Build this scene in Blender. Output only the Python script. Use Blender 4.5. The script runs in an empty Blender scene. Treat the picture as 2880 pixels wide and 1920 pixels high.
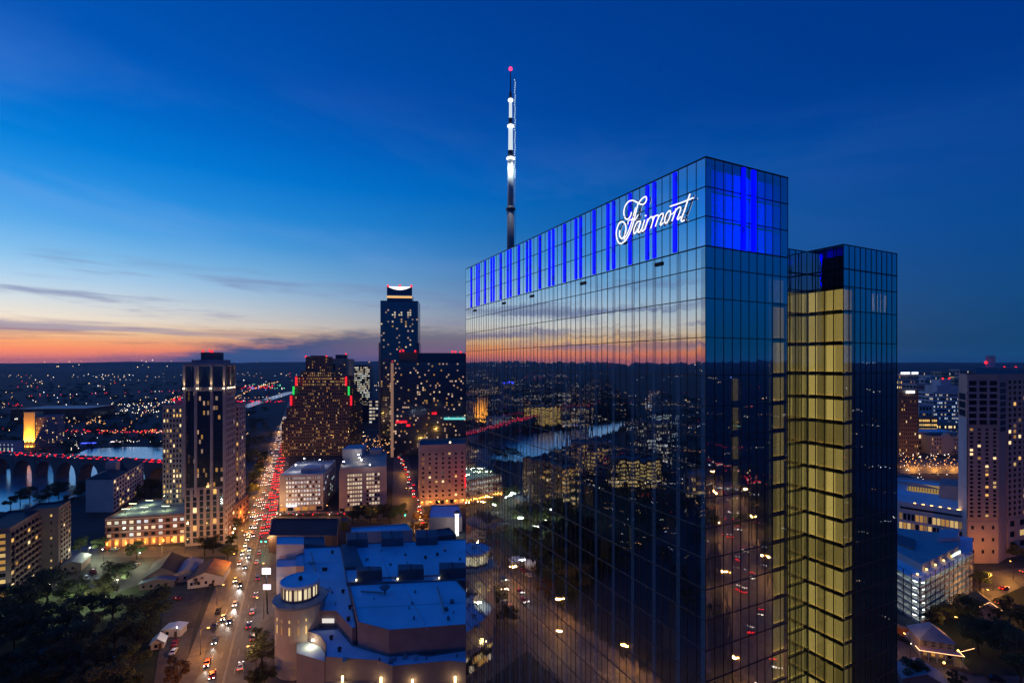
import bpy, math, random
from mathutils import Vector, Matrix
random.seed(7)
scene = bpy.context.scene
C = scene.collection
# ---------------------------------------------------------------- camera, sky, exposure
H = 105.0                      # height of the drone above the streets
FPX, HZ, CX = 1400.0, 1022.0, 1440.0
cam_d = bpy.data.cameras.new('camera'); cam = bpy.data.objects.new('camera', cam_d); C.objects.link(cam)
cam.location = (0, 0, H); cam.rotation_euler = (math.pi/2, 0, 0)
cam_d.sensor_width = 36; cam_d.lens = 36*FPX/2880; cam_d.shift_y = (HZ-960)/2880
cam_d.clip_start = .5; cam_d.clip_end = 90000
scene.camera = cam
scene.view_settings.view_transform = 'Standard'; scene.view_settings.look = 'None'
scene.view_settings.exposure = 0; scene.view_settings.gamma = 1
scene.view_settings.use_curve_mapping = False
scene.cycles.max_bounces = 8; scene.cycles.transparent_max_bounces = 12
scene.cycles.sample_clamp_indirect = 4.0
scene.cycles.caustics_reflective = False; scene.cycles.caustics_refractive = False

def lin(c):
    return tuple(((v/255)/12.92 if v/255 <= .04045 else ((v/255+.055)/1.055)**2.4) for v in c)
def make_world():
    w = bpy.data.worlds.new('World'); scene.world = w; w.use_nodes = True
    nt = w.node_tree; nt.nodes.clear(); N = nt.nodes; L = nt.links
    def nd(t, **k):
        n = N.new(t)
        for a, b in k.items(): setattr(n, a, b)
        return n
    def m(op, a, b=None, c=None, clamp=False):
        n = nd('ShaderNodeMath', operation=op, use_clamp=clamp)
        for i, v in enumerate((a, b, c)):
            if v is None: continue
            if isinstance(v, (int, float)): n.inputs[i].default_value = v
            else: L.new(v, n.inputs[i])
        return n.outputs[0]
    tc = nd('ShaderNodeTexCoord'); sep = nd('ShaderNodeSeparateXYZ'); L.new(tc.outputs['Generated'], sep.inputs[0])
    X, Y, Z = sep.outputs
    el = m('MULTIPLY', m('ARCSINE', Z), 180/math.pi)
    az = m('MULTIPLY', m('ARCTAN2', X, Y), 180/math.pi)            # 0 ahead, negative to the left
    d = m('MULTIPLY', m('SUBTRACT', az, -60.0), math.pi/180)
    kx = m('SUBTRACT', 5.6, m('MULTIPLY', m('MULTIPLY', el, .16, clamp=False), 1.0)); kx = m('MAXIMUM', kx, 2.3)
    wq = m('POWER', m('MULTIPLY_ADD', m('COSINE', d), .5, .5), kx)
    def ramp(stops, top=60.0):
        r = nd('ShaderNodeValToRGB'); cr = r.color_ramp; cr.interpolation = 'EASE' if False else 'LINEAR'
        es = cr.elements
        for i, (e, c) in enumerate(stops):
            el_ = es[i] if i < 2 else es.new(min(1, math.sqrt(max(e, 0)/top)))
            el_.position = min(1, math.sqrt(max(e, 0)/top)); el_.color = (*lin(c), 1)
        L.new(m('SQRT', m('DIVIDE', m('MAXIMUM', el, 0), top), clamp=True), r.inputs[0])
        return r.outputs[0]
    west = ramp([(0, (166, 96, 102)), (60, (0, 60, 146)), (.55, (212, 114, 98)), (1.2, (250, 138, 88)), (1.9, (255, 168, 104)), (2.9, (255, 212, 160)), (4.0, (250, 236, 216)),
                 (5.5, (220, 230, 234)), (7.2, (182, 216, 242)), (9.2, (138, 198, 241)), (12, (84, 170, 236)), (15, (40, 148, 229)),
                 (18.5, (2, 126, 217)), (22, (0, 106, 202)), (27, (0, 86, 182)), (38, (0, 66, 156))])
    east = ramp([(0, (4, 56, 92)), (60, (0, 52, 134)), (2, (2, 62, 104)), (6, (0, 68, 126)), (12, (0, 66, 140)), (18, (0, 57, 138)), (25, (0, 48, 129)), (38, (0, 48, 126))])
    def mix(f, a, b):
        n = nd('ShaderNodeMix', data_type='RGBA'); L.new(f, n.inputs[0])
        for s, v in ((6, a), (7, b)):
            if isinstance(v, tuple): n.inputs[s].default_value = (*v, 1)
            else: L.new(v, n.inputs[s])
        return n.outputs[2]
    sky = mix(wq, east, west)
    # thin high cloud streaks, stretched along the horizon
    def streak(sx, sy, scale, detail, lo, hi, tilt=0.0, off=0.0):
        cmb = nd('ShaderNodeCombineXYZ')
        L.new(m('MULTIPLY', az, sx), cmb.inputs[0]); L.new(m('ADD', m('MULTIPLY', el, sy), m('MULTIPLY', az, tilt)), cmb.inputs[1]); cmb.inputs[2].default_value = off
        n = nd('ShaderNodeTexNoise'); n.inputs['Scale'].default_value = scale; n.inputs['Detail'].default_value = detail; n.inputs['Roughness'].default_value = .58
        n.inputs['Distortion'].default_value = .35
        L.new(cmb.outputs[0], n.inputs['Vector'])
        r = nd('ShaderNodeMapRange', interpolation_type='SMOOTHSTEP'); L.new(n.outputs[0], r.inputs[0]); r.inputs[1].default_value = lo; r.inputs[2].default_value = hi
        return r.outputs[0]
    def band(v, a, b, c, e):
        r1 = nd('ShaderNodeMapRange', interpolation_type='SMOOTHSTEP'); L.new(v, r1.inputs[0]); r1.inputs[1].default_value = a; r1.inputs[2].default_value = b
        r2 = nd('ShaderNodeMapRange', interpolation_type='SMOOTHSTEP'); L.new(v, r2.inputs[0]); r2.inputs[1].default_value = c; r2.inputs[2].default_value = e
        return m('MULTIPLY', r1.outputs[0], m('SUBTRACT', 1.0, r2.outputs[0]))
    s1 = m('MULTIPLY', streak(.06, .70, 1.0, 8, .47, .66, .012, 3.1), band(el, .8, 2.2, 7.5, 10.5))
    sky = mix(m('MULTIPLY', m('MULTIPLY', s1, wq), .72), sky, lin((112, 120, 168)))
    s2 = m('MULTIPLY', streak(.10, 1.7, 1.0, 7, .50, .66, .03, 9.4), band(el, .7, 1.4, 3.2, 5.0))
    sky = mix(m('MULTIPLY', m('MULTIPLY', s2, wq), .5), sky, lin((150, 104, 118)))
    s3 = m('MULTIPLY', streak(.025, .10, 1.0, 5, .42, .72, .012, 6.0), band(el, 6, 12, 15, 30))
    sky = mix(m('MULTIPLY', m('MULTIPLY', s3, wq), .26), sky, lin((150, 176, 236)))
    # low slate cloud bank lying on the western horizon, thickening to the right
    top = m('MULTIPLY', m('SUBTRACT', 1.0, band(az, -90, -84, -44, -14)), 3.5)
    cmb = nd('ShaderNodeCombineXYZ'); L.new(m('MULTIPLY', az, .10), cmb.inputs[0]); L.new(m('MULTIPLY', el, .55), cmb.inputs[1])
    nz = nd('ShaderNodeTexNoise'); nz.inputs['Scale'].default_value = 1.6; nz.inputs['Detail'].default_value = 8; nz.inputs['Roughness'].default_value = .62; L.new(cmb.outputs[0], nz.inputs['Vector'])
    e2 = m('SUBTRACT', el, m('MULTIPLY', m('SUBTRACT', nz.outputs[0], .5), 4.2))
    bk = m('SUBTRACT', top, e2)
    r = nd('ShaderNodeMapRange', interpolation_type='SMOOTHSTEP'); L.new(bk, r.inputs[0]); r.inputs[1].default_value = -.9; r.inputs[2].default_value = .9
    bm = m('MULTIPLY', m('MULTIPLY', r.outputs[0], m('SUBTRACT', 1.0, band(az, -400, -399, -46, -30))), band(el, -2, -1, 4.5, 6.5))
    sky = mix(m('MULTIPLY', bm, m('MULTIPLY', wq, 1.7, clamp=True)), sky, lin((52, 76, 118)))
    # ground side of the world
    below = m('LESS_THAN', Z, -.002)
    sky = mix(below, sky, lin((8, 16, 34)))
    bg = nd('ShaderNodeBackground'); L.new(sky, bg.inputs[0])
    L.new(m('MULTIPLY_ADD', m('POWER', 2.71828, m('MULTIPLY', m('MAXIMUM', el, 0), -.85)), 1.05, 1.05), bg.inputs[1])
    out = nd('ShaderNodeOutputWorld'); L.new(bg.outputs[0], out.inputs[0])
make_world()
# the sun has set: all daylight left is the sky itself

# ---------------------------------------------------------------- helpers
def G(x, y, z=0.0):
    """a spot of the photograph on the level z -> world point"""
    Y = (H-z)*FPX/(y-HZ); return Vector(((x-CX)/FPX*Y, Y, z))
def Dp(x, Y, z=0.0): return Vector(((x-CX)/FPX*Y, Y, z))
def zat(y, Y): return H-(y-HZ)/FPX*Y
def pxy(v): return (CX+v[0]/v[1]*FPX, HZ+(H-v[2])/v[1]*FPX)
MATS = {}
def mat(name, col, rough=.7, metal=0.0, var=.0, scale=.2, spec=.4, bump=0.0, col2=None):
    if name in MATS: return MATS[name]
    mt = bpy.data.materials.new(name); mt.use_nodes = True; nt = mt.node_tree; b = nt.nodes['Principled BSDF']
    b.inputs['Base Color'].default_value = (*col, 1); b.inputs['Roughness'].default_value = rough; b.inputs['Metallic'].default_value = metal
    b.inputs['Specular IOR Level'].default_value = spec
    if var or bump:
        tc = nt.nodes.new('ShaderNodeTexCoord')
        nz = nt.nodes.new('ShaderNodeTexNoise'); nz.inputs['Scale'].default_value = scale; nz.inputs['Detail'].default_value = 6
        geo = nt.nodes.new('ShaderNodeNewGeometry'); nt.links.new(geo.outputs['Position'], nz.inputs['Vector'])
        if var:
            rp = nt.nodes.new('ShaderNodeValToRGB'); e = rp.color_ramp.elements
            e[0].position = .3; e[1].position = .7
            c2 = col2 or tuple(min(1, c*(1+var)) for c in col); c1 = tuple(c*(1-var) for c in col) if not col2 else col
            e[0].color = (*c1, 1); e[1].color = (*c2, 1)
            nt.links.new(nz.outputs[0], rp.inputs[0]); nt.links.new(rp.outputs[0], b.inputs['Base Color'])
        if bump:
            bp = nt.nodes.new('ShaderNodeBump'); bp.inputs['Strength'].default_value = bump; bp.inputs['Distance'].default_value = .2
            nt.links.new(nz.outputs[0], bp.inputs['Height']); nt.links.new(bp.outputs[0], b.inputs['Normal'])
    MATS[name] = mt; return mt
def emis(name, col, s, sample=False):
    if name in MATS: return MATS[name]
    mt = bpy.data.materials.new(name); mt.use_nodes = True; nt = mt.node_tree; b = nt.nodes['Principled BSDF']
    b.inputs['Base Color'].default_value = (*[min(.8, c*.6+.05) for c in col], 1); b.inputs['Roughness'].default_value = .6
    b.inputs['Emission Color'].default_value = (*col, 1); b.inputs['Emission Strength'].default_value = s
    mt.cycles.emission_sampling = 'FRONT_BACK' if sample else 'NONE'
    MATS[name] = mt; return mt
def tag(o, label=None, cat=None, group=None, kind=None):
    if label: o['label'] = label
    if cat: o['category'] = cat
    if group: o['group'] = group
    if kind: o['kind'] = kind
    return o
def empty(name, loc=(0, 0, 0), rz=0.0, label=None, cat=None, group=None):
    o = bpy.data.objects.new(name, None); C.objects.link(o); o.location = loc; o.rotation_euler = (0, 0, rz); o.empty_display_size = .5
    return tag(o, label, cat, group)
class MB:
    def __init__(s): s.v = []; s.f = []; s.mi = []
    def quad(s, a, b, c, d, mi=0):
        n = len(s.v); s.v += [tuple(a), tuple(b), tuple(c), tuple(d)]; s.f.append((n, n+1, n+2, n+3)); s.mi.append(mi)
    def box(s, x0, x1, y0, y1, z0, z1, mi=0, M=None):
        n = len(s.v); p = [(x0, y0, z0), (x1, y0, z0), (x1, y1, z0), (x0, y1, z0), (x0, y0, z1), (x1, y0, z1), (x1, y1, z1), (x0, y1, z1)]
        if M is not None: p = [tuple(M @ Vector(q)) for q in p]
        s.v += p
        for f in ((0, 3, 2, 1), (4, 5, 6, 7), (0, 1, 5, 4), (1, 2, 6, 5), (2, 3, 7, 6), (3, 0, 4, 7)):
            s.f.append(tuple(n+i for i in f)); s.mi.append(mi)
    def prism(s, pts, z0, z1, mi=0, top=None, z1s=None):
        n = len(s.v); k = len(pts)
        a = sum(pts[i][0]*pts[(i+1) % k][1]-pts[(i+1) % k][0]*pts[i][1] for i in range(k))
        if a < 0: pts = list(reversed(pts))
        s.v += [(p[0], p[1], z0) for p in pts]+[(p[0], p[1], z1) for p in pts]
        s.f.append(tuple(n+k-1-i for i in range(k))); s.mi.append(mi)
        s.f.append(tuple(n+k+i for i in range(k))); s.mi.append(mi if top is None else top)
        for i in range(k):
            j = (i+1) % k; s.f.append((n+i, n+j, n+k+j, n+k+i)); s.mi.append(mi)
    def lathe(s, prof, seg=16, c=(0, 0), mi=0, cap=True):
        n = len(s.v); k = len(prof)
        for (r, z) in prof:
            for i in range(seg):
                a = 2*math.pi*i/seg; s.v.append((c[0]+r*math.cos(a), c[1]+r*math.sin(a), z))
        for j in range(k-1):
            for i in range(seg):
                i2 = (i+1) % seg
                s.f.append((n+j*seg+i, n+j*seg+i2, n+(j+1)*seg+i2, n+(j+1)*seg+i)); s.mi.append(mi)
        if cap:
            s.f.append(tuple(n+(k-1)*seg+i for i in range(seg))); s.mi.append(mi)
            s.f.append(tuple(n+seg-1-i for i in range(seg))); s.mi.append(mi)
    def tube(s, pts, rad, seg=6, mi=0, up0=None, back=None):
        pts = [Vector(p) for p in pts]; n0 = len(s.v); k = len(pts)
        for i, p in enumerate(pts):
            t = (pts[min(i+1, k-1)]-pts[max(i-1, 0)]).normalized()
            up = up0 or (Vector((0, 0, 1)) if abs(t.z) < .9 else Vector((1, 0, 0)))
            a = t.cross(up).normalized(); b = t.cross(a)
            r = rad[i] if isinstance(rad, (list, tuple)) else rad
            for q in range(seg):
                an = 2*math.pi*q/seg; s.v.append(tuple(p+a*math.cos(an)*r+b*math.sin(an)*r))
        for i in range(k-1):
            for q in range(seg):
                q2 = (q+1) % seg
                s.f.append((n0+i*seg+q, n0+i*seg+q2, n0+(i+1)*seg+q2, n0+(i+1)*seg+q)); s.mi.append(mi if back is None or q < seg/2 else back)
        s.f.append(tuple(n0+q for q in range(seg))); s.mi.append(mi)
        s.f.append(tuple(n0+(k-1)*seg+seg-1-q for q in range(seg))); s.mi.append(mi)
    def oct(s, c, r, mi=0, rz=None):
        n = len(s.v); rz = rz or r
        s.v += [(c[0]+r, c[1], c[2]), (c[0], c[1]+r, c[2]), (c[0]-r, c[1], c[2]), (c[0], c[1]-r, c[2]), (c[0], c[1], c[2]+rz), (c[0], c[1], c[2]-rz)]
        for f in ((0, 1, 4), (1, 2, 4), (2, 3, 4), (3, 0, 4), (1, 0, 5), (2, 1, 5), (3, 2, 5), (0, 3, 5)):
            s.f.append(tuple(n+i for i in f)); s.mi.append(mi)
    def data(s, name, mats, smooth=False):
        me = bpy.data.meshes.new(name); me.from_pydata(s.v, [], s.f)
        for x in (mats if isinstance(mats, (list, tuple)) else [mats]): me.materials.append(x)
        if any(s.mi): me.polygons.foreach_set('material_index', s.mi)
        if smooth: me.polygons.foreach_set('use_smooth', [True]*len(s.f))
        me.update(); return me
    def build(s, name, mats, parent=None, smooth=False, loc=None, rz=0):
        o = bpy.data.objects.new(name, s.data(name, mats, smooth)); C.objects.link(o)
        if parent is not None: o.parent = parent
        if loc is not None: o.location = loc; o.rotation_euler = (0, 0, rz)
        return o
UNIT = {}
def ubox(name, mt, parent, c, size, rz=0.0, rx=0.0, ry=0.0):
    """one box-shaped piece: shares a unit mesh with all alike pieces of that material"""
    k = (name, mt.name)
    if k not in UNIT:
        m = MB(); m.box(-.5, .5, -.5, .5, -.5, .5); UNIT[k] = m.data(name, mt)
    o = bpy.data.objects.new(name, UNIT[k]); C.objects.link(o)
    o.parent = parent; o.location = c; o.scale = size; o.rotation_euler = (rx, ry, rz)
    return o
def copy_tree(o, parent=None):
    c = o.copy(); C.objects.link(c); c.parent = parent
    for ch in list(o.children): copy_tree(ch, c)
    return c
def struct(name, m, mt, parent=None, smooth=False):
    o = m.build(name, mt, parent, smooth); 
    if parent is None: o['kind'] = 'structure'
    return o
def point(parent, loc, col, power, rad=.3, name='lamp_light'):
    l = bpy.data.lights.new(name, 'POINT'); l.energy = power; l.color = col; l.shadow_soft_size = rad
    o = bpy.data.objects.new(name, l); C.objects.link(o); o.parent = parent; o.location = loc; return o
def spot(parent, loc, direc, col, power, ang=1.0, blend=.6, rad=.15, name='lamp_light'):
    l = bpy.data.lights.new(name, 'SPOT'); l.energy = power; l.color = col; l.shadow_soft_size = rad; l.spot_size = ang; l.spot_blend = blend
    o = bpy.data.objects.new(name, l); C.objects.link(o); o.parent = parent; o.location = loc
    o.rotation_euler = Vector(direc).to_track_quat('-Z', 'Y').to_euler(); return o
ORD = 'first second third fourth fifth sixth seventh eighth ninth tenth eleventh twelfth thirteenth fourteenth fifteenth sixteenth seventeenth eighteenth nineteenth twentieth'.split()
ORD += ['twenty-'+x for x in ORD[:9]]+['thirtieth']+['thirty-'+x for x in ORD[:9]]+['fortieth']+['forty-'+x for x in ORD[:9]]
# ---------------------------------------------------------------- the glass hotel tower
def coated_glass(name, tint, r0, rough=.012, refl=(.86, .93, 1.0), wob=.010):
    mt = bpy.data.materials.new(name); mt.use_nodes = True; nt = mt.node_tree; N = nt.nodes; L = nt.links
    N.remove(N['Principled BSDF']); out = N['Material Output']
    tr = N.new('ShaderNodeBsdfTransparent'); tr.inputs[0].default_value = (*tint, 1)
    gl = N.new('ShaderNodeBsdfGlossy'); gl.inputs['Color'].default_value = (*refl, 1); gl.inputs['Roughness'].default_value = rough
    lw = N.new('ShaderNodeLayerWeight'); lw.inputs[0].default_value = .5
    p = N.new('ShaderNodeMath'); p.operation = 'POWER'; p.inputs[1].default_value = 1.45; L.new(lw.outputs['Facing'], p.inputs[0])
    mr = N.new('ShaderNodeMapRange'); mr.inputs[3].default_value = r0; mr.inputs[4].default_value = .96; L.new(p.outputs[0], mr.inputs[0])
    geo = N.new('ShaderNodeNewGeometry')
    mp = N.new('ShaderNodeMapping'); mp.inputs['Scale'].default_value = (.9, .9, .22); L.new(geo.outputs['Position'], mp.inputs[0])
    nz = N.new('ShaderNodeTexNoise'); nz.inputs['Scale'].default_value = 1.0; nz.inputs['Detail'].default_value = 2; L.new(mp.outputs[0], nz.inputs['Vector'])
    bp = N.new('ShaderNodeBump'); bp.inputs['Strength'].default_value = 1.0; bp.inputs['Distance'].default_value = wob; L.new(nz.outputs[0], bp.inputs['Height'])
    L.new(bp.outputs[0], gl.inputs['Normal'])
    mx = N.new('ShaderNodeMixShader'); L.new(mr.outputs[0], mx.inputs[0]); L.new(tr.outputs[0], mx.inputs[1]); L.new(gl.outputs[0], mx.inputs[2]); L.new(mx.outputs[0], out.inputs[0])
    MATS[name] = mt; return mt
glassA = coated_glass('tower glass', (.44, .54, .60), .55)
glassB = coated_glass('clear tower glass', (.62, .66, .62), .16)
frame_dk = mat('dark anodised frame', (.018, .022, .03), .45, .4)
slab_m = mat('slab edge', (.20, .25, .25), .8)
col_m = mat('column concrete', (.42, .46, .50), .8)
dark_room = mat('room wall', (.055, .05, .05), .9)
cream_wall = mat('corridor wall', (.66, .58, .34), .8)
curtain_m = mat('curtain', (.5, .47, .42), .9)
led_blue = emis('blue light strip', (.0, .0, 1.0), 1.6)
nt = led_blue.node_tree; g_ = nt.nodes.new('ShaderNodeNewGeometry'); n_ = nt.nodes.new('ShaderNodeTexNoise'); n_.inputs['Scale'].default_value = .9; n_.inputs['Detail'].default_value = 1; r_ = nt.nodes.new('ShaderNodeMapRange'); r_.inputs[1].default_value = .3; r_.inputs[2].default_value = .7; r_.inputs[3].default_value = .45; r_.inputs[4].default_value = 2.4
nt.links.new(g_.outputs['Position'], n_.inputs['Vector']); nt.links.new(n_.outputs[0], r_.inputs[0]); nt.links.new(r_.outputs[0], nt.nodes['Principled BSDF'].inputs['Emission Strength'])
lampw = emis('warm corridor lamp', (1, .66, .16), 4.5, True)
lampd = emis('dim bedside lamp', (1, .45, .14), 2.2)
white_e = emis('white sign light', (1, .97, 1), 1.15)
AX = math.atan2(1400, 2810)
hotel = empty('hotel_tower', Dp(1985, 55), AX, 'glass hotel tower with blue lit crown in the foreground', 'tower')
zr = [H+z for z in (22.8, 19.56, 16.3, 13.0, 10.6, 7.23, 2.9, -1.34)]
while zr[-1]-3.38 > 2: zr.append(zr[-1]-3.38)
zr.append(0.3)
MW = 1.35; NB = 54; LB = MW*NB; NA = 10; WA = 13.95
WX0, WX1, WY0, WY1, NY = 27.3, 40.6, 1.1, 31.0, 6.2
panes = []       # (material, centre, size, rz, visible area)
HM = Matrix.Translation(hotel.location) @ Matrix.Rotation(AX, 4, 'Z')
def pane(x0, y0, x1, y1, z0, z1, mt):
    c = Vector(((x0+x1)/2, (y0+y1)/2, (z0+z1)/2)); w = math.hypot(x1-x0, y1-y0); rz = math.atan2(y1-y0, x1-x0)
    q = [pxy(HM @ Vector(p)) for p in ((x0, y0, z0), (x1, y1, z0), (x1, y1, z1), (x0, y0, z1))]
    inside = all(0 <= a <= 2880 and 0 <= b <= 1920 for a, b in q)
    ar = abs(sum(q[i][0]*q[(i+1) % 4][1]-q[(i+1) % 4][0]*q[i][1] for i in range(4)))/2
    panes.append((mt, c, (w-.07, .03, z1-z0-.09), rz, ar if inside else 0))
wing_rows = [i for i in range(len(zr)-1) if zr[i] <= H+16.31]
for r in range(len(zr)-1):
    for i in range(NB): pane(0, (i+1)*MW, 0, i*MW, zr[r+1], zr[r], glassA)
    wa = WA/NA
    for i in range(NA): pane(i*wa, 0, (i+1)*wa, 0, zr[r+1], zr[r], glassB if (i >= 8 and r >= 5) else glassA)
    if r in wing_rows:
        lit = zr[r] <= H+10.7
        for i in range(4): pane(WX0, NY-i*(NY-WY0)/4, WX0, NY-(i+1)*(NY-WY0)/4, zr[r+1], zr[r], glassB if lit else glassA)
        for i in range(10): pane(WX0+i*1.33, WY0, WX0+(i+1)*1.33, WY0, zr[r+1], zr[r], glassB if lit and i < 2 else glassA)
        for i in range(10): pane(WA+i*1.335, NY, WA+(i+1)*1.335, NY, zr[r+1], zr[r], glassB if lit else glassA)
panes.sort(key=lambda p: -p[4])
rnd = random.Random(3)
def tilt(): return rnd.gauss(0, .0012)
for p in panes[:300]: ubox('glass_pane', p[0], hotel, p[1], p[2], p[3]+tilt(), tilt())
rest = MB()
for p in panes[300:]:
    M = Matrix.Translation(p[1]) @ Matrix.Rotation(p[3]+tilt(), 4, 'Z') @ Matrix.Rotation(tilt(), 4, 'X')
    rest.box(-p[2][0]/2, p[2][0]/2, -.015, .015, -p[2][2]/2, p[2][2]/2, 0 if p[0] is glassA else 1, M)
tag(rest.build('glass_pane', [glassA, glassB], hotel), kind='stuff')
# mullions and transoms
ztop, zw = zr[0], H+16.3
for i in range(NB+1): ubox('mullion', frame_dk, hotel, (-.02, i*MW, ztop/2), (.07, .05, ztop))
for i in range(1, NA+1): ubox('mullion', frame_dk, hotel, (i*WA/NA, -.02, ztop/2), (.05, .07, ztop))
for i in range(11): ubox('mullion', frame_dk, hotel, (WX0+i*1.33, WY0-.02, zw/2), (.10, .07, zw))
for i in range(1, 5): ubox('mullion', frame_dk, hotel, (WX0-.02, WY0+i*(NY-WY0)/4, zw/2), (.07, .10, zw))
for i in range(10): ubox('mullion', frame_dk, hotel, (WA+.04+i*1.335, NY-.02, zw/2), (.10, .07, zw))
for r, z in enumerate(zr):
    t = .14 if r in (0, 3) else .085
    ubox('transom', frame_dk, hotel, (-.03, LB/2, z), (.10, LB+.1, t)); ubox('transom', frame_dk, hotel, (WA/2, -.03, z), (WA+.1, .10, t))
    if z <= zw+.05:
        ubox('transom', frame_dk, hotel, ((WX0+WX1)/2, WY0-.03, z), (WX1-WX0+.1, .10, t+.03)); ubox('transom', frame_dk, hotel, (WX0-.03, (WY0+NY)/2, z), (.10, NY-WY0-.1, t+.03))
        ubox('transom', frame_dk, hotel, ((WX0+WA)/2-.1, NY-.03, z), (WX0-WA-.3, .10, t+.03))
# structure behind the glass
core = MB()
core.box(4.2, WA-3.4, 4.2, LB-.3, 0, ztop-3.5); core.box(WX0+2.6, WX1-.4, WY0+3.2, WY1, 0, zw-.4); core.box(WA-2, WX0+2.4, NY+2.2, WY1-2, 0, zw-.5)
core.box(.3, WA-.02, LB-.25, LB, 0, ztop-.1); core.box(WA-.3, WA-.02, NY+.3, LB-.3, 0, ztop-.1)
core.build('core_wall', dark_room, hotel)
roof_m = mat('tower roof', (.12, .13, .15), .9)
m = MB(); m.box(.2, WA-.1, .2, LB-.1, ztop-.5, ztop-.35); m.box(WX0+.2, WX1-.1, WY0+.2, WY1, zw-.4, zw-.25); m.box(WA-.2, WX0+.1, NY+.2, WY1-1, zw-.45, zw-.3)
m.build('roof', roof_m, hotel)
m = MB(); m.box(WA-.12, WA-.02, .12, NY+.25, 0, ztop-.15); m.box(WX1-.04, WX1, WY0+.1, WY1, 0, zw-.1); m.box(WX0+.2, WX1-.05, WY1, WY1+.05, 0, zw-.1); m.build('rear_wall', mat('rear cladding', (.05, .06, .08), .3), hotel)
for r, z in enumerate(zr[3:-1]):
    ubox('floor_slab', slab_m, hotel, (2.15, LB/2, z-.17), (3.9, LB-.5, .34))
    ubox('floor_slab', slab_m, hotel, (WA/2+2, 2.1, z-.175), (WA-4.6, 3.8, .34))
    if z <= zw: 
        ubox('floor_slab', slab_m, hotel, ((WX0+WX1)/2, WY0+1.75, z-.17), (WX1-WX0-.3, 3.1, .34)); ubox('floor_slab', slab_m, hotel, (WX0+1.4, NY+.6, z-.172), (2.4, 3.4, .34))
        ubox('floor_slab', slab_m, hotel, ((WX0+WA)/2, NY+1.2, z-.18), (WX0-WA-.2, 2.0, .34))
for i in range(1, 18): ubox('column', col_m, hotel, (.42, i*4.05, zr[3]/2), (.5, .62, zr[3]))
ubox('column', col_m, hotel, (.55, .55, zr[3]/2), (.7, .7, zr[3]))
for i in range(1, 4): ubox('column', col_m, hotel, (i*3.9-.2, .5, zr[3]/2), (.25, .3, zr[3]))
pil_m = coated_glass('shadow box panel', (0, 0, 0), .34)
nt = pil_m.node_tree; df = nt.nodes.new('ShaderNodeBsdfDiffuse'); df.inputs[0].default_value = (.10, .20, .27, 1)
mx_ = [n for n in nt.nodes if n.type == 'MIX_SHADER'][0]; nt.links.new(df.outputs[0], mx_.inputs[1])
for i in range(0, 18): ubox('pilaster', pil_m, hotel, (-.03, i*4.05+(.34 if i == 0 else 0), zr[3]/2-.1), (.04, .60, zr[3]-.2), 0, rnd.gauss(0, .0006))
# room partitions, one object
m = MB()
for i in range(1, 18): m.box(.7, 4.2, i*4.05-.08, i*4.05+.08, 0, zr[4])
m.box(4.3, 4.5, .7, 4.1, 0, zr[4]); m.box(8.3, 8.5, .7, 4.1, 0, zr[4]); m.build('partition', dark_room, hotel)
# curtains and the few rooms with a lamp on
rooms = [(r, i) for r in range(5, 32) for i in range(18)]
rnd.shuffle(rooms)
for r, i in rooms[:120]:
    w = rnd.choice((.5, .8, 1.2)); y = i*4.05+.45+w/2 if rnd.random() < .5 else i*4.05+3.6-w/2
    ubox('curtain', curtain_m, hotel, (.75, y, (zr[r]+zr[r+1])/2-.15), (.08, w, zr[r]-zr[r+1]-.5))
glow = [emis('lit curtain %d' % k, (1, .45, .14), v) for k, v in enumerate((.05, .09, .16, .30))]
for r, i in rooms[120:215]:
    if r < 7: continue
    y = i*4.05+rnd.choice((1.05, 2.0, 2.9)); ubox('curtain', rnd.choice(glow), hotel, (.62, y, (zr[r]+zr[r+1])/2-.15), (.06, rnd.choice((.9, 1.3, 2.2)), zr[r]-zr[r+1]-.55))
# crown: backdrop with the strips' blue spill put in as emission, then the strips
crown_spill = emis('crown backdrop emissive spill', (.0, .16, 1.0), .42)
m = MB(); m.box(1.1, 1.25, .3, LB-.4, zr[3]+.2, ztop-.6); m.build('crown_backdrop', crown_spill, hotel)
ts = []
for k in range(9): ts += [4.6+8.1*k, 8.07+8.1*k, 9.36+8.1*k]
for t in ts:
    if t < LB-.6: ubox('light_strip', led_blue, hotel, (-.09, t, (zr[3]+ztop)/2), (.10, .52, ztop-zr[3]-.35))
LV = [.05, .20, .25, .42, 1.0, .8, .30, .26, .18, .07]
for i in range(NA):
    for r in range(3):
        s = LV[i]*(.55 if r == 0 and i not in (4, 5) else 1)
        ubox('crown_panel', emis('blue backlight %d' % round(s*100), (.0, .0, 1.0), 34*s), hotel, ((i+.5)*WA/NA, .9, (zr[r]+zr[r+1])/2-(.35 if r == 0 else 0)), (WA/NA-.18, .06, zr[r]-zr[r+1]-(.9 if r == 0 else .3)))
for x in (6.0, 7.75): ubox('light_strip', led_blue, hotel, (x, -.09, (zr[3]+ztop)/2), (.62, .10, ztop-zr[3]-.3))
# blue glow on the low parapet of the rear wing
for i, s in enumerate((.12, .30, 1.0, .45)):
    ubox('crown_panel', emis('dim blue backlight %d' % round(s*100), (0, 0, 1.0), 2.4*s), hotel, (WX0+.5, NY-(i+.5)*(NY-WY0)/4, zw-.75), (.06, 1.1, 1.2))
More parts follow.
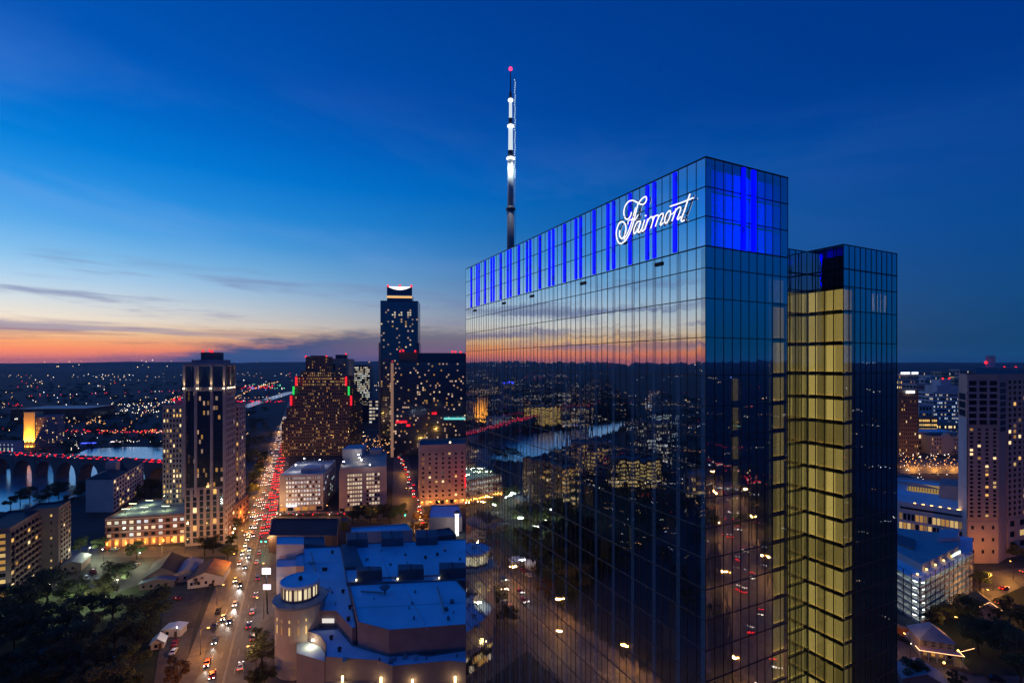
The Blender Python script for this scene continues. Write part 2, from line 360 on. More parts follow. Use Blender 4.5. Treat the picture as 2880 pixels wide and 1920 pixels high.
# lit corridor stack at the inner corner of the wing and at the main tower's rear corner
for r in range(len(zr)-1):
    z0, z1 = zr[r+1], zr[r]
    if z1 > H+10.7 or z1 < H-58: continue
    hh = z1-z0-.34
    lv = lambda v: emis('lit corridor blind %d' % round(v*100), (1, .66, .19), v*.88)
    rq = random.Random(r*31+5); q5 = lambda v: max(.05, round(v*rq.uniform(.72, 1.25)*20)/20)
    dim = .55 if r in (9, 14, 19, 24) else 1.0
    for k, v in enumerate((1.25, .50, 1.30, .85)):
        w_ = (NY-WY0)/4; ubox('corridor_blind', lv(q5(v*dim)), hotel, (WX0+.42, NY-(k+.5)*w_, z0+hh/2), (.05, w_-.06, hh))
    for k, v in enumerate((.34, .20, .36, .22, .30, .2)): ubox('corridor_blind', lv(q5(v)), hotel, (WX0-(k+.5)*1.335, NY+.42, z0+hh/2), (1.28, .05, hh))
    for k, v in enumerate((.75, .60)): ubox('corridor_blind', lv(q5(v)), hotel, (WX0+.5+(k+.5)*1.12, WY0+.42, z0+hh/2), (1.06, .05, hh))
    ubox('corridor_lamp', lampw, hotel, (WX0+.30, (WY0+NY)/2, z0+.14), (.05, 4.6, .05)); ubox('corridor_lamp', lampw, hotel, (WX0-3.6, NY+.30, z0+.14), (6.6, .05, .03)); ubox('corridor_lamp', lampw, hotel, (WX0+1.5, WY0+.30, z0+.14), (2.0, .05, .04))
    ubox('spandrel', frame_dk, hotel, (WX0+.2, (WY0+NY)/2, z0+.06), (.06, NY-WY0-.5, .32)); ubox('spandrel', frame_dk, hotel, ((WX0+WA)/2+2, NY+.2, z0+.06), (WX0-WA-4.5, .06, .32)); ubox('spandrel', frame_dk, hotel, (WX0+1.45, WY0+.2, z0+.06), (2.4, .06, .32))
    if r >= 4:
        for k, v in enumerate((.5, .7)): ubox('corridor_blind', lv(q5(v)), hotel, (WA-2.1+k*1.38, .45, z0+hh/2), (1.30, .05, hh))
        ubox('corridor_lamp', lampw, hotel, (WA-1.4, .32, z0+.14), (2.4, .05, .04)); ubox('spandrel', frame_dk, hotel, (WA-1.5, .2, z0+.06), (2.6, .06, .32))
# a lit strip of rooms half way along the short face, and lit rooms at the wing's top right
for r in (7, 8, 9, 10, 11):
    ubox('room_lamp', emis('amber room', (1, .46, .06), 1.1), hotel, (5.2, .45, (zr[r]+zr[r+1])/2), (1.0, .08, zr[r]-zr[r+1]-.8))
for i in (6.6, 7.3, 8.1, 8.9): ubox('room_lamp', emis('peach room', (1, .58, .34), 3.0), hotel, (WX0+i*1.33, WY0+.8, (zr[4]+zr[5])/2), (.34, .08, 2.6))
# vents below the crown
for px_ in (1855, 1643, 1500, 1422, 1341):
    s = (px_-CX)/FPX; t = (21.41-55*s)/(.4397+.898*s)
    ubox('vent', mat('vent black', (.008, .009, .012), .6), hotel, (-.10, t, zr[3]-.75), (.2, 1.25, .42))
# spire
sp = MB(); SX, SY = 6.8, 62.4; SD = 113.7
zs = lambda y: H+(HZ-y)/FPX*SD
spire_m = mat('spire steel', (.62, .66, .68), .5, .2); spire_dk = mat('spire dark steel', (.10, .10, .14), .6)
spire = MB(); spire.lathe([(.85, ztop-1), (.82, zs(592))], 20, (SX, SY)); spire = spire.build('spire', mat('spire base steel', (.26, .25, .30), .6), hotel, True)
ring_e = emis('spire ring light', (.92, 1, .98), 1.6)
tube_lit = emis('lit spire tube', (.84, .95, .95), .78)
secs = [(.70, .62, 587, 447), (.52, .47, 441, 356), (.38, .33, 350, 283), (.16, .10, 278, 196)]
for k, (r0, r1, y0, y1) in enumerate(secs):
    m = MB(); m.lathe([(r0, zs(y0)), (r1, zs(y1))], 16, (SX, SY)); m.build('spire_section', (spire_m, tube_lit, tube_lit, spire_dk)[k], spire, True)
    m = MB(); zc = zs(y1); rr = (.95, .76, .60, .2)[k]
    if k < 3:
        m.lathe([(rr*.8, zc-.12), (rr, zc), (rr, zc+.30), (rr*.8, zc+.42)], 16, (SX, SY)); m.build('spire_ring', ring_e, spire, True)
        for an in range(3):
            a = an*2.1+.8
            if k == 0:
                for hh_, pw in ((1.6, 420), (4.5, 900), (8.0, 1100)): spot(spire, (SX+math.cos(a)*1.7, SY+math.sin(a)*1.7, zc-.1), (-math.cos(a)*1.1, -math.sin(a)*1.1, -hh_), (.9, 1, .97), pw, .9, 1, .05)
        m = MB(); m.lathe([(r1*1.03, zc+.45), (r1*1.0, zc+1.9)], 16, (SX, SY)); m.build('spire_collar', spire_dk, spire, True)
m = MB(); m.lathe([(.9, zs(592)), (1.1, zs(590)), (1.05, zs(586)), (.72, zs(580))], 16, (SX, SY)); m.build('spire_collar', spire_dk, spire, True)
m = MB(); m.lathe([(.05, zs(199)), (.38, zs(196)), (.38, zs(190)), (.05, zs(187))], 10, (SX, SY)); m.build('beacon', emis('red beacon', (1, .03, .12), 3), spire)
m = MB(); lx = SX+.86*1.0; ly = SY-.4
for z in range(int(zs(690)), int(zs(215)), 1):
    m.tube([(lx-.16, ly, z), (lx+.16, ly, z+.5)], .03, 4); m.tube([(lx+.16, ly, z+.5), (lx-.16, ly, z+1)], .03, 4)
m.tube([(lx-.18, ly, zs(690)), (lx-.18, ly, zs(215))], .035, 4); m.tube([(lx+.18, ly, zs(690)), (lx+.18, ly, zs(215))], .035, 4)
m.build('ladder', mat('ladder steel', (.5, .55, .6), .5), spire)
m = MB()
for y in range(225, 505, 7): m.oct((lx+.05*((y*7) % 5-2), ly-.1, zs(y)), .11)
m.build('light_string', emis('tiny white lights', (.75, .95, 1), 2.2), spire)
# ---- script sign, each letter a bent tube of light on the long face
def cat(pts, n=6):
    P = [Vector(p) for p in pts]; out = []
    for i in range(len(P)-1):
        a, b, c, d = P[max(i-1, 0)], P[i], P[i+1], P[min(i+2, len(P)-1)]
        for k in range(n):
            t = k/n; out.append(.5*((2*b)+(c-a)*t+(2*a-5*b+4*c-d)*t*t+(3*b-a-3*c+d)*t**3))
    out.append(P[-1]); return out
sign = empty('illuminated_sign', Dp(1985, 55), AX, 'white glowing script sign reading Fairmont on the tower crown', 'sign')
def face(cx, cy):
    x, y = 1700+cx/7.84, 520+cy/7.84
    # meet the plane just in front of the glass
    o = HM.inverted() @ Vector((0, 0, H)); d = (HM.inverted().to_3x3()) @ Vector(((x-CX)/FPX, 1, (HZ-y)/FPX))
    t = (-.34-o.x)/d.x; return o+d*t
STROKES = {
 'F': [([(600, 600), (575, 690), (520, 755), (470, 745), (435, 660), (435, 560), (470, 450), (540, 365), (620, 345), (700, 375), (780, 420), (850, 430), (905, 390), (930, 320), (915, 265), (870, 275), (810, 330), (765, 390), (735, 450), (700, 590), (650, 790), (600, 960), (540, 1100), (460, 1230), (360, 1295), (300, 1250), (268, 1130), (270, 1010), (310, 880), (370, 815), (430, 830), (470, 900), (475, 1000), (450, 1110), (400, 1180), (360, 1170), (335, 1100), (345, 1000)], 22),
       ([(690, 500), (640, 680), (590, 860), (520, 1050), (430, 1210)], 19), ([(520, 870), (530, 800), (600, 760), (680, 770), (700, 740), (745, 660)], 17)],
 'a': [([(800, 810), (740, 810), (690, 880), (650, 1000), (660, 1075), (700, 1040), (750, 950), (800, 820), (760, 960), (740, 1040), (775, 1040), (830, 960)], 21)],
 'i': [([(890, 770), (850, 900), (825, 1000), (850, 1020), (900, 960)], 21), ([(915, 665), (905, 695)], 30)],
 'r': [([(960, 750), (930, 860), (890, 990)], 22), ([(925, 880), (965, 780), (1010, 720), (1050, 705), (1060, 740)], 21)],
 'm': [([(1090, 690), (1060, 830), (1025, 960)], 22), ([(1070, 800), (1110, 700), (1170, 670), (1195, 690), (1170, 780), (1125, 920)], 21), ([(1160, 800), (1210, 690), (1275, 630), (1300, 660), (1270, 760), (1235, 860), (1250, 885), (1300, 830)], 21)],
 'o': [([(1430, 570), (1370, 640), (1335, 760), (1340, 840), (1380, 830), (1430, 740), (1460, 630), (1445, 570), (1410, 590)], 21), ([(1460, 640), (1500, 640), (1540, 590)], 16)],
 'n': [([(1580, 520), (1540, 660), (1490, 800)], 22), ([(1530, 690), (1580, 560), (1655, 490), (1685, 520), (1650, 640), (1610, 740), (1630, 760), (1680, 700)], 21)],
 't': [([(1890, 200), (1840, 340), (1770, 560), (1700, 740), (1705, 800), (1760, 780)], 24), ([(1450, 475), (1700, 390), (1960, 285)], 21)],
}
for ch, strokes in STROKES.items():
    m = MB()
    for pts, w in strokes:
        P = [face(*p) for p in cat([(a, b, 0) for a, b in pts], 8) for p in [(p.x, p.y)]]
        dpt = [(HM @ q).y for q in P]
        m.tube(P, [.5*w*1.45/7.84*d/FPX for d in dpt], 8, 0, Vector((1, 0, 0)), 1)
    m.build('letter', [white_e, frame_dk], sign, True)
m = MB()
for cx, cy in ((450, 700), (640, 700), (480, 1100), (750, 950), (1050, 850), (1230, 800), (1400, 720), (1600, 650), (1740, 620)):
    q = face(cx, cy); m.box(-.52, .0, q.y-.05, q.y+.05, q.z-.05, q.z+.05)
m.build('bracket', frame_dk, sign)
# ---------------------------------------------------------------- ground, hills, river, streets
def vnoise(x, y, s=0):
    def h(i, j): 
        n = math.sin(i*127.1+j*311.7+s*74.7)*43758.5453; return n-math.floor(n)
    i, j = math.floor(x), math.floor(y); u, v = x-i, y-j; u = u*u*(3-2*u); v = v*v*(3-2*v)
    return (h(i, j)*(1-u)+h(i+1, j)*u)*(1-v)+(h(i, j+1)*(1-u)+h(i+1, j+1)*u)*v
asphalt = mat('asphalt', (.075, .072, .07), .62, 0, .35, .25, .5, .05)
pave = mat('pavement', (.13, .115, .10), .8, 0, .25, .4)
earth = mat('city ground', (.035, .04, .042), .95, 0, .5, .02)
grass_m = mat('lawn', (.018, .03, .012), .95, 0, .5, .06)
wood_far = mat('far foliage', (.022, .034, .026), .95, 0, .5, .01)
m = MB(); m.quad((-60000, -40000, 0), (60000, -40000, 0), (60000, 70000, 0), (-60000, 70000, 0)); struct('ground', m, earth)
def hill(x, y):
    r = math.hypot(x, y); t = max(0, min(1, (r-2600)/7500)); t = t*t*(3-2*t)
    n = vnoise(x/1900, y/1900, 1)*.6+vnoise(x/700, y/700, 2)*.3+vnoise(x/260, y/260, 5)*.1
    return t*(30+142*n)
m = MB(); A0, NA_, NR = -180, 240, 46
for j in range(NR+1):
    r = 2500*(1.037**j)
    for i in range(NA_+1):
        a = math.radians(A0+i*(360/NA_)); x, y = r*math.sin(a), r*math.cos(a); m.v.append((x, y, hill(x, y)+.5))
for j in range(NR):
    for i in range(NA_):
        k = j*(NA_+1)+i; m.f.append((k, k+1, k+NA_+2, k+NA_+1)); m.mi.append(0)
struct('hills', m, wood_far, smooth=True)
def sheet(name, pts, z, mt):
    m = MB(); a = sum(pts[i][0]*pts[(i+1) % len(pts)][1]-pts[(i+1) % len(pts)][0]*pts[i][1] for i in range(len(pts)))
    if a < 0: pts = pts[::-1]
    m.v = [(p[0], p[1], z) for p in pts]; m.f = [tuple(range(len(pts)))]; m.mi = [0]
    return struct(name, m, mt)
water_m = mat('river water', (.50, .60, .66), .22, .75, 0, .25, 1.0, .10)
river_px = [(-900, 1408), (-300, 1426), (40, 1440), (150, 1412), (235, 1392), (330, 1362), (440, 1340), (470, 1300), (462, 1258), (360, 1256), (250, 1262), (180, 1290), (60, 1312), (-60, 1336), (-500, 1362), (-1200, 1366)]
sheet('river', [G(*p) for p in river_px], .12, water_m)
sheet('river', [G(*p) for p in ((672, 1150), (700, 1146), (760, 1126), (830, 1104), (838, 1098), (800, 1104), (740, 1122), (690, 1138))], .3, water_m)
ang = math.radians(23); UV = Vector((-math.sin(ang), math.cos(ang))); WV = Vector((math.cos(ang), math.sin(ang)))
def S(q, p, z=0.0): v = WV*q+UV*p; return Vector((v.x, v.y, z))
def PQ(v): return (v[0]*WV.x+v[1]*WV.y, v[0]*UV.x+v[1]*UV.y)
def strip(name, q0, q1, p0, p1, z, mt, parent=None):
    m = MB(); a, b, c, d = S(q0, p0), S(q1, p0), S(q1, p1), S(q0, p1)
    m.prism([a, b, c, d], z-.35, z); return struct(name, m, mt, parent)
avenue = strip('avenue', -32, -15.2, 60, 1500, .10, asphalt)
strip('sidewalk', -37, -32, 60, 900, .24, pave); strip('sidewalk', -15.2, -8.5, 60, 322, .24, pave); strip('sidewalk', -15.2, -11.5, 340, 900, .24, pave)
paint = mat('road paint', (.34, .32, .26), .7)
m = MB()
for q in (-29, -26.2, -20.8, -18):
    for k in range(60, 420, 12):
        a = S(q, k); M = Matrix.Translation((a.x, a.y, .105)) @ Matrix.Rotation(ang, 4, 'Z'); m.box(-.09, .09, 0, 4, 0, .012, 0, M)
for q in (-23.75, -23.35):
    a = S(q, 60); M = Matrix.Translation((a.x, a.y, .105)) @ Matrix.Rotation(ang, 4, 'Z'); m.box(-.08, .08, 0, 700, 0, .012, 0, M)
for p in (318, 341):
    for k in range(12):
        a = S(-31.2+k*1.35, p); M = Matrix.Translation((a.x, a.y, .105)) @ Matrix.Rotation(ang, 4, 'Z'); m.box(-.3, .3, 0, 3, 0, .012, 0, M)
m.build('lane_marking', paint, avenue)
def road_px(name, pts, z=.12, mt=None): return sheet(name, [G(*p) for p in pts], z, mt or asphalt)
road_px('cross_street', [(640, 1436), (1110, 1436), (1130, 1462), (620, 1462)], .13)
road_px('side_street', [(1100, 1500), (1215, 1500), (1142, 1268), (1108, 1268)], .16)
road_px('market_street', [(2470, 2050), (3100, 2050), (3100, 1560), (2760, 1612), (2655, 1750), (2560, 1800), (2470, 1800)], .14)
road_px('rear_street', [(150, 1536), (690, 1536), (680, 1566), (140, 1566)], .17)
road_px('parking_lot', [(205, 1566), (470, 1566), (440, 1622), (330, 1668), (190, 1640)], .18, mat('lot asphalt', (.04, .042, .04), .7, 0, .3, .3))
road_px('yard', [(470, 1640), (585, 1640), (548, 1760), (452, 1780)], .18, mat('yard gravel', (.06, .055, .05), .9, 0, .4, .4))
road_px('parking_lot', [(455, 1780), (545, 1765), (510, 1935), (430, 1935)], .19, mat('lot concrete', (.08, .07, .065), .9, 0, .3, .3))
road_px('plaza', [(735, 2040), (1330, 2040), (1330, 1900), (800, 1900), (750, 1800)], .15, pave)
road_px('station_street', [(2530, 1332), (2720, 1332), (2720, 1290), (2530, 1290)], .2)
sheet('park', [G(*p) for p in ((-900, 2000), (450, 2000), (455, 1770), (440, 1640), (180, 1660), (-900, 1640))], .06, grass_m)
sheet('lawn', [G(*p) for p in ((2620, 1760), (2900, 1640), (3000, 1900), (2740, 1900))], .22, grass_m)
# ---------------------------------------------------------------- windows and walls
glass_dk = mat('window glass', (.010, .014, .022), .07, 0, 0, 1, .8)
glass_bl = mat('blue window glass', (.17, .23, .31), .08, .85, 0, 1, .6)
WARM = [emis('warm window %d' % i, c, s) for i, (c, s) in enumerate((((1, .58, .14), .95), ((1, .66, .22), .55), ((1, .50, .10), .34), ((1, .74, .36), 1.3), ((.9, .5, .15), .16)))]
PALE = [emis('pale window %d' % i, c, s) for i, (c, s) in enumerate((((1, .84, .58), .62), ((1, .80, .5), .38), ((.92, .9, .8), .75)))]
COOL = [emis('cool window %d' % i, c, s) for i, (c, s) in enumerate((((.8, .9, 1), .55), ((.75, .88, .95), .28), ((.9, 1, .85), .4)))]
PEACH = [emis('peach window %d' % i, c, s) for i, (c, s) in enumerate((((1, .60, .34), .42), ((1, .66, .42), .22), ((1, .7, .4), .7)))]
red_e = emis('red light', (1, .012, .02), 2.4); red_s = emis('red sign light', (1, .01, .02), 1.6); green_s = emis('green sign light', (.02, .9, .12), .8)
blue_e = emis('blue lamp', (.05, .08, 1), 3)
def facade(bld, wins, a, b, z0, z1, cols, rows, fw=.6, fh=.6, proud=.3, frame=None, lit=.2, lm=None, dm=None, u0=0.0, u1=1.0, pat=None, seed=1, sill=True, vfin=0):
    """wall grid of piers and bands round real window openings between the ground points a and b"""
    rn = random.Random(seed); a = Vector(a[:2]); b = Vector(b[:2]); e = b-a; L_ = e.length; d = e/L_; n = Vector((d.y, -d.x))
    cen = bld['_c']; mid = (a+b)/2
    if (mid-Vector(cen)).dot(n) < 0: n = -n
    lm = lm or WARM; dm = dm or glass_dk
    o = a+d*(L_*u0); W = L_*(u1-u0); mw = W/cols; mh = (z1-z0)/rows; rz = math.atan2(d.y, d.x)
    fr = MB(); org = Vector(cen)
    def slab(s0, s1, za, zb, pr):
        p = [o+d*s0, o+d*s1, o+d*s1+n*pr, o+d*s0+n*pr]; fr.prism([q-org for q in p], za, zb)
    bh, bw = mh*(1-fh), mw*(1-fw)
    for r in range(rows+1):
        za, zb = z0+r*mh-bh/2, z0+r*mh+bh/2
        slab(0, W, max(z0, za), min(z1, zb), proud)
    for c in range(cols+1):
        sa, sb = c*mw-bw/2, c*mw+bw/2; slab(max(0, sa), min(W, sb), z0+.01, z1-.01, proud*.93+vfin)
    fr.build('wall_grid', frame, bld)
    for r in range(rows):
        for c in range(cols):
            lt = pat(r, c, rn) if pat else rn.random() < lit
            mt = dm if not lt else (lt if not isinstance(lt, bool) else rn.choice(lm))
            p = o+d*((c+.5)*mw)+n*.03; wins.append((mt, (p.x-org.x, p.y-org.y, z0+(r+.5)*mh), (mw*fw*.98, .06, mh*fh*.98), rz))
def building(name, label, cat, pts, h, wall, faces, roof=None, parapet=.9, group=None, z0=0.0, top=True):
    pts = [Vector(p[:2]) for p in pts]; c = sum(pts, Vector((0, 0)))/len(pts)
    b = empty(name, (c.x, c.y, z0), 0, label, cat, group); b['_c'] = (c.x, c.y)
    m = MB(); m.prism([p-c for p in pts], 0, h); m.build('wall', wall, b)
    if top:
        m = MB(); m.prism([(p-c)*.985 for p in pts], h, h+.12); m.build('roof', roof or roof_m, b)
        if parapet:
            m = MB(); k = len(pts)
            for i in range(k):
                p, q = pts[i]-c, pts[(i+1) % k]-c; m.prism([p, q, q*.985, p*.985], h+.01, h+parapet)
            m.build('parapet', wall, b)
    wins = []
    for i, f in faces.items():
        for k, ff in enumerate(f if isinstance(f, list) else [f]):
            ff = dict(ff); fm = ff.pop('frame', wall); facade(b, wins, pts[i], pts[(i+1) % len(pts)], ff.pop('z0', 1.0), ff.pop('z1', h-1.0), ff.pop('cols'), ff.pop('rows'), frame=fm, seed=hash_(name)+i*7+k, **ff)
    wins.sort(key=lambda w: -w[2][0]*w[2][2])
    for w in wins[:300]: ubox('window', w[0], b, w[1], w[2], w[3])
    if len(wins) > 300:
        ms = []; m = MB()
        for w in wins[300:]:
            if w[0] not in ms: ms.append(w[0])
            m.box(-w[2][0]/2, w[2][0]/2, -.03, .03, -w[2][2]/2, w[2][2]/2, ms.index(w[0]), Matrix.Translation(w[1]) @ Matrix.Rotation(w[3], 4, 'Z'))
        tag(m.build('window', ms, b), kind='stuff')
    del b['_c']; b['_c2'] = (c.x, c.y)
    return b
def hash_(s): return sum(ord(c)*(i+1) for i, c in enumerate(s)) % 9973
def solve(x, P, d):
    """how far from P along d (2D) until the photo column x"""
    s = (x-CX)/FPX; return (s*P[1]-P[0])/(d[0]-s*d[1])
def rect(xl, Yl, xr, deg, xb=None, dep=None, side='R'):
    a = math.radians(deg); w = Vector((math.cos(a), math.sin(a))); u = Vector((-math.sin(a), math.cos(a)))
    A = Vector(Dp(xl, Yl)[:2]); B = A+w*solve(xr, A, w)
    if dep is None: dep = solve(xb, B if side == 'R' else A, u)
    return [A, B, B+u*dep, A+u*dep]
def part(b, name, mt, pts, z0, z1):
    c = Vector(b['_c2']); m = MB(); m.prism([Vector(p[:2])-c for p in pts], z0, z1); return m.build(name, mt, b)
def rel(b, v): return (v[0]-b['_c2'][0], v[1]-b['_c2'][1], v[2])
def beacon(b, x, Y, z, r=.5, mt=None):
    m = MB(); p = rel(b, Dp(x, Y, z)); m.lathe([(r*.5, p[2]-r), (r, p[2]), (r*.4, p[2]+r*.9)], 6, (p[0], p[1])); return m.build('beacon', mt or red_e, b)
stone_m = mat('mauve stone', (.42, .33, .33), .8, 0, .1, .15); brick_m = mat('red brick', (.24, .10, .085), .85, 0, .2, .3)
tan_m = mat('tan stone', (.42, .33, .25), .8, 0, .1, .1); white_m = mat('white concrete', (.52, .50, .52), .8, 0, .12, .12)
dkbrown = mat('brown granite', (.15, .10, .085), .5, 0, .1, .1); dkglass = mat('dark curtain wall', (.06, .095, .15), .18, .8, 0, 1, .6)
grey_roof = mat('gravel roof', (.14, .14, .15), .9, 0, .2, .3); pink_m = mat('pink stucco', (.54, .36, .29), .85, 0, .1, .1)

# --- tall residential tower with lit crown (left of the avenue)
P = rect(520, 286, 632, 14, xb=660)
b = building('residential_tower', 'tall stone and glass residential tower with four uplit piers round its crown', 'tower', P, 104.5, stone_m,
  {0: [dict(cols=1, rows=1, z0=33, z1=104, fw=.985, fh=.99, proud=.25, u0=0, u1=.17, lit=0, dm=glass_bl), dict(cols=5, rows=20, z0=33.5, z1=89, fw=.94, fh=.86, proud=.35, frame=dkglass, u0=.04, u1=.26, dm=glass_bl, lit=.12, lm=[PEACH[1], WARM[2], WARM[4]]),
       dict(cols=7, rows=20, z0=33.5, z1=89, fw=.94, fh=.88, proud=.35, frame=dkglass, u0=.30, u1=.66, dm=glass_bl, lit=.11, lm=[PEACH[1], PEACH[0], WARM[2], WARM[4]]), dict(cols=4, rows=20, z0=33.5, z1=89, fw=.92, fh=.86, proud=.35, frame=dkglass, u0=.70, u1=.96, dm=glass_bl, lit=.11, lm=[PEACH[1], WARM[2], WARM[4]]),
       dict(cols=6, rows=9, z0=1.5, z1=32.5, fw=.58, fh=.84, proud=.5, dm=glass_bl, lit=.1), dict(cols=3, rows=1, z0=91, z1=104, fw=.86, fh=.95, proud=.6, dm=glass_bl, lit=0)],
   1: [dict(cols=5, rows=24, z0=2, z1=89, fw=.6, fh=.6, dm=glass_bl, lit=.06, lm=PEACH), dict(cols=2, rows=1, z0=91, z1=104, fw=.8, fh=.95, proud=.6, dm=glass_bl, lit=0)]}, roof=grey_roof)
for u in (0, .335, .665, 1.0):   # uplights at the foot of the crown piers
    p = P[0].lerp(P[1], u); n = Vector((WV.y, -WV.x)); q = rel(b, (p.x+.25, p.y-1.5, 90.6))
    ubox('uplight', emis('uplight lens', (1, .86, .45), 9), b, q, (.9, .5, .35)); spot(b, (q[0], q[1]-.1, q[2]+.2), (0, .10, 1), (1, .80, .36), 3600, .75, .7)
for u in (.2, .5, .8):
    p = P[1].lerp(P[2], u); q = rel(b, (p.x+1.2, p.y-.4, 90.6)); ubox('uplight', MATS['uplight lens'], b, q, (.5, .9, .35)); spot(b, (q[0]+.1, q[1], q[2]+.2), (-.1, 0, 1), (1, .80, .36), 2600, .8, .7)
for fu in (.0, .28, .68, 1.0):
    p = P[0].lerp(P[1], fu); q = rel(b, (p.x, p.y-.25, 0)); ubox('pier', stone_m, b, (q[0], q[1], 66), (1.3, 1.2, 76))
part(b, 'ledge', stone_m, [(p-Vector(b['_c2']))*1.04+Vector(b['_c2']) for p in P], 89.2, 90.3)
part(b, 'cornice', stone_m, [(p-Vector(b['_c2']))*1.05+Vector(b['_c2']) for p in P], 103.6, 104.4)
c0 = Vector(b['_c2']); sc = lambda k, dx=0: [(p-c0)*k+c0+Vector((dx, 0)) for p in P]
part(b, 'penthouse', stone_m, sc(.78, .5), 104.6, 107.2); part(b, 'penthouse', grey_roof, sc(.46, 1), 107.2, 111.6)
for x, z in ((571, 112.4), (590, 112.6), (597, 112.2)): beacon(b, x, 294, z, .7)
q = rel(b, (P[0].lerp(P[1], .6).x, P[0].lerp(P[1], .6).y-1.2, 34)); spot(b, (q[0], q[1], q[2]), (0, .12, 1), (1, .6, .15), 1800, .7, .7); ubox('uplight', emis('amber lens', (1, .55, .1), 12), b, q, (.8, .5, .5))
b = building('apartment_wing', 'pale apartment wing with many yellow windows left of the residential tower', 'building', rect(458, 312, 521, 14, dep=24), zat(1143, 312), stone_m,
  {0: [dict(cols=7, rows=24, fw=.5, fh=.58, lit=.42)]}, roof=grey_roof)
part(b, 'roof_box', stone_m, rect(492, 318, 521, 14, dep=16), zat(1143, 312)-1, zat(1128, 312)); beacon(b, 489, 316, zat(1124, 316), .8); beacon(b, 505, 316, zat(1121, 316), .8)
building('apartment_wing', 'narrow pale apartment wing with one lit window column right of the residential tower', 'building', rect(655, 318, 672, 14, xb=689), zat(1139, 318), stone_m,
  {0: dict(cols=2, rows=24, fw=.52, fh=.58, lit=.35), 1: dict(cols=3, rows=24, fw=.5, fh=.58, lit=.22)}, roof=grey_roof)
# brick podium with greenish lit car deck
P = rect(297, 283, 640, 12, dep=40)
b = building('brick_podium', 'long red brick podium with cars deck lit green on its roof', 'building', P, 16.2, brick_m,
  {0: [dict(cols=17, rows=3, z0=5.2, z1=16, fw=.58, fh=.5, lit=.55, lm=PALE+COOL, frame=brick_m), dict(cols=17, rows=1, z0=.3, z1=5, fw=.6, fh=.86, pat=lambda r, c, rn: WARM[1] if 9 <= c <= 13 else (WARM[4] if c < 9 else False))], 1: dict(cols=6, rows=4, fw=.5, fh=.5, lit=.2)}, roof=mat('deck concrete', (.30, .33, .30), .8, 0, .15, .2), parapet=1.1)
for u, mt in ((.02, white_m), (.33, white_m), (.98, white_m)): pass
for z in (5.0, 8.7, 12.3, 16.0): part(b, 'stone_band', stone_m, [P[0]+Vector((.0, -.55)), P[1]+Vector((.0, -.55)), P[1]+Vector((0, -.32)), P[0]+Vector((0, -.32))], z, z+.55)
greenish = emis('deck tube lamp', (.85, 1, .55), 5, True)
for u, v in ((.08, .25), (.22, .3), (.40, .3), (.15, .7), (.32, .75), (.45, .7), (.05, .55)):
    p = P[0]+(P[1]-P[0])*u+(P[3]-P[0])*v; q = rel(b, (p.x, p.y, 19.2)); ubox('deck_lamp', greenish, b, q, (4.5, .3, .15)); ubox('lamp_post', frame_dk, b, (q[0], q[1], 17.7), (.15, .15, 3)); point(b, (q[0], q[1], q[2]-.3), (.85, 1, .55), 900, .3)
for k in range(9):     # amber wall lamps at street level
    p = P[0].lerp(P[1], .02+k*.075); q = rel(b, (p.x, p.y-.8, 2.6)); ubox('wall_lamp', emis('amber wall lamp', (1, .42, .06), 6), b, q, (.5, .4, 1.2)); point(b, (q[0], q[1]-.8, 3.2), (1, .42, .07), 260, .2)
q = rel(b, (P[0].lerp(P[1], .72).x, P[0].lerp(P[1], .72).y-2.5, 4.0)); point(b, q, (1, .5, .12), 2600, .3)
# white block with dark hipped roof in front of the river
A, B_ = Vector(Dp(241, 352)[:2]), Vector(Dp(318, 352)[:2]); u = Vector((-.36, .933)); P = [A, B_, B_+u*64, A+u*64]
b = building('riverside_block', 'white blank walled block with dark hipped roof in front of the river', 'building', P, 23, white_m, {1: dict(cols=12, rows=7, fw=.62, fh=.62, lit=.2, z0=1, z1=22.6)}, top=False)
dk_roof = mat('slate roof', (.025, .032, .045), .7, 0, .2, .5)
def hip(bd, pts, z0, z1, over=1.0, ridge=.25, mt=dk_roof, name='roof'):
    c = Vector(bd['_c2']); A, B, C_, D_ = [Vector(p[:2])-c for p in pts]; ce = (A+B+C_+D_)/4
    A, B, C_, D_ = [(p-ce)*(1+over/ (p-ce).length)+ce for p in (A, B, C_, D_)]
    m0, m1 = (A+B)/2, (C_+D_)/2; r0, r1 = m0.lerp(m1, ridge), m0.lerp(m1, 1-ridge); m = MB()
    m.v = [(p.x, p.y, z0) for p in (A, B, C_, D_)]+[(r0.x, r0.y, z1), (r1.x, r1.y, z1)]
    m.f = [(3, 2, 1, 0), (0, 1, 4), (1, 2, 5, 4), (2, 3, 5), (3, 0, 4, 5)]; m.mi = [0]*5; return m.build(name, mt, bd)
hip(b, [P[0], P[1], P[1]+u*30, P[0]+u*30], 23.0, 26.5, .6, .35); hip(b, [P[0]+u*30, P[1]+u*30, P[2], P[3]], 23.2, 29.5, .6, .3)
part(b, 'roof_box', stone_m, [P[0]+u*22+Vector((5, 0)), P[0]+u*22+Vector((13, 0)), P[0]+u*30+Vector((13, 0)), P[0]+u*30+Vector((5, 0))], 23, 31)
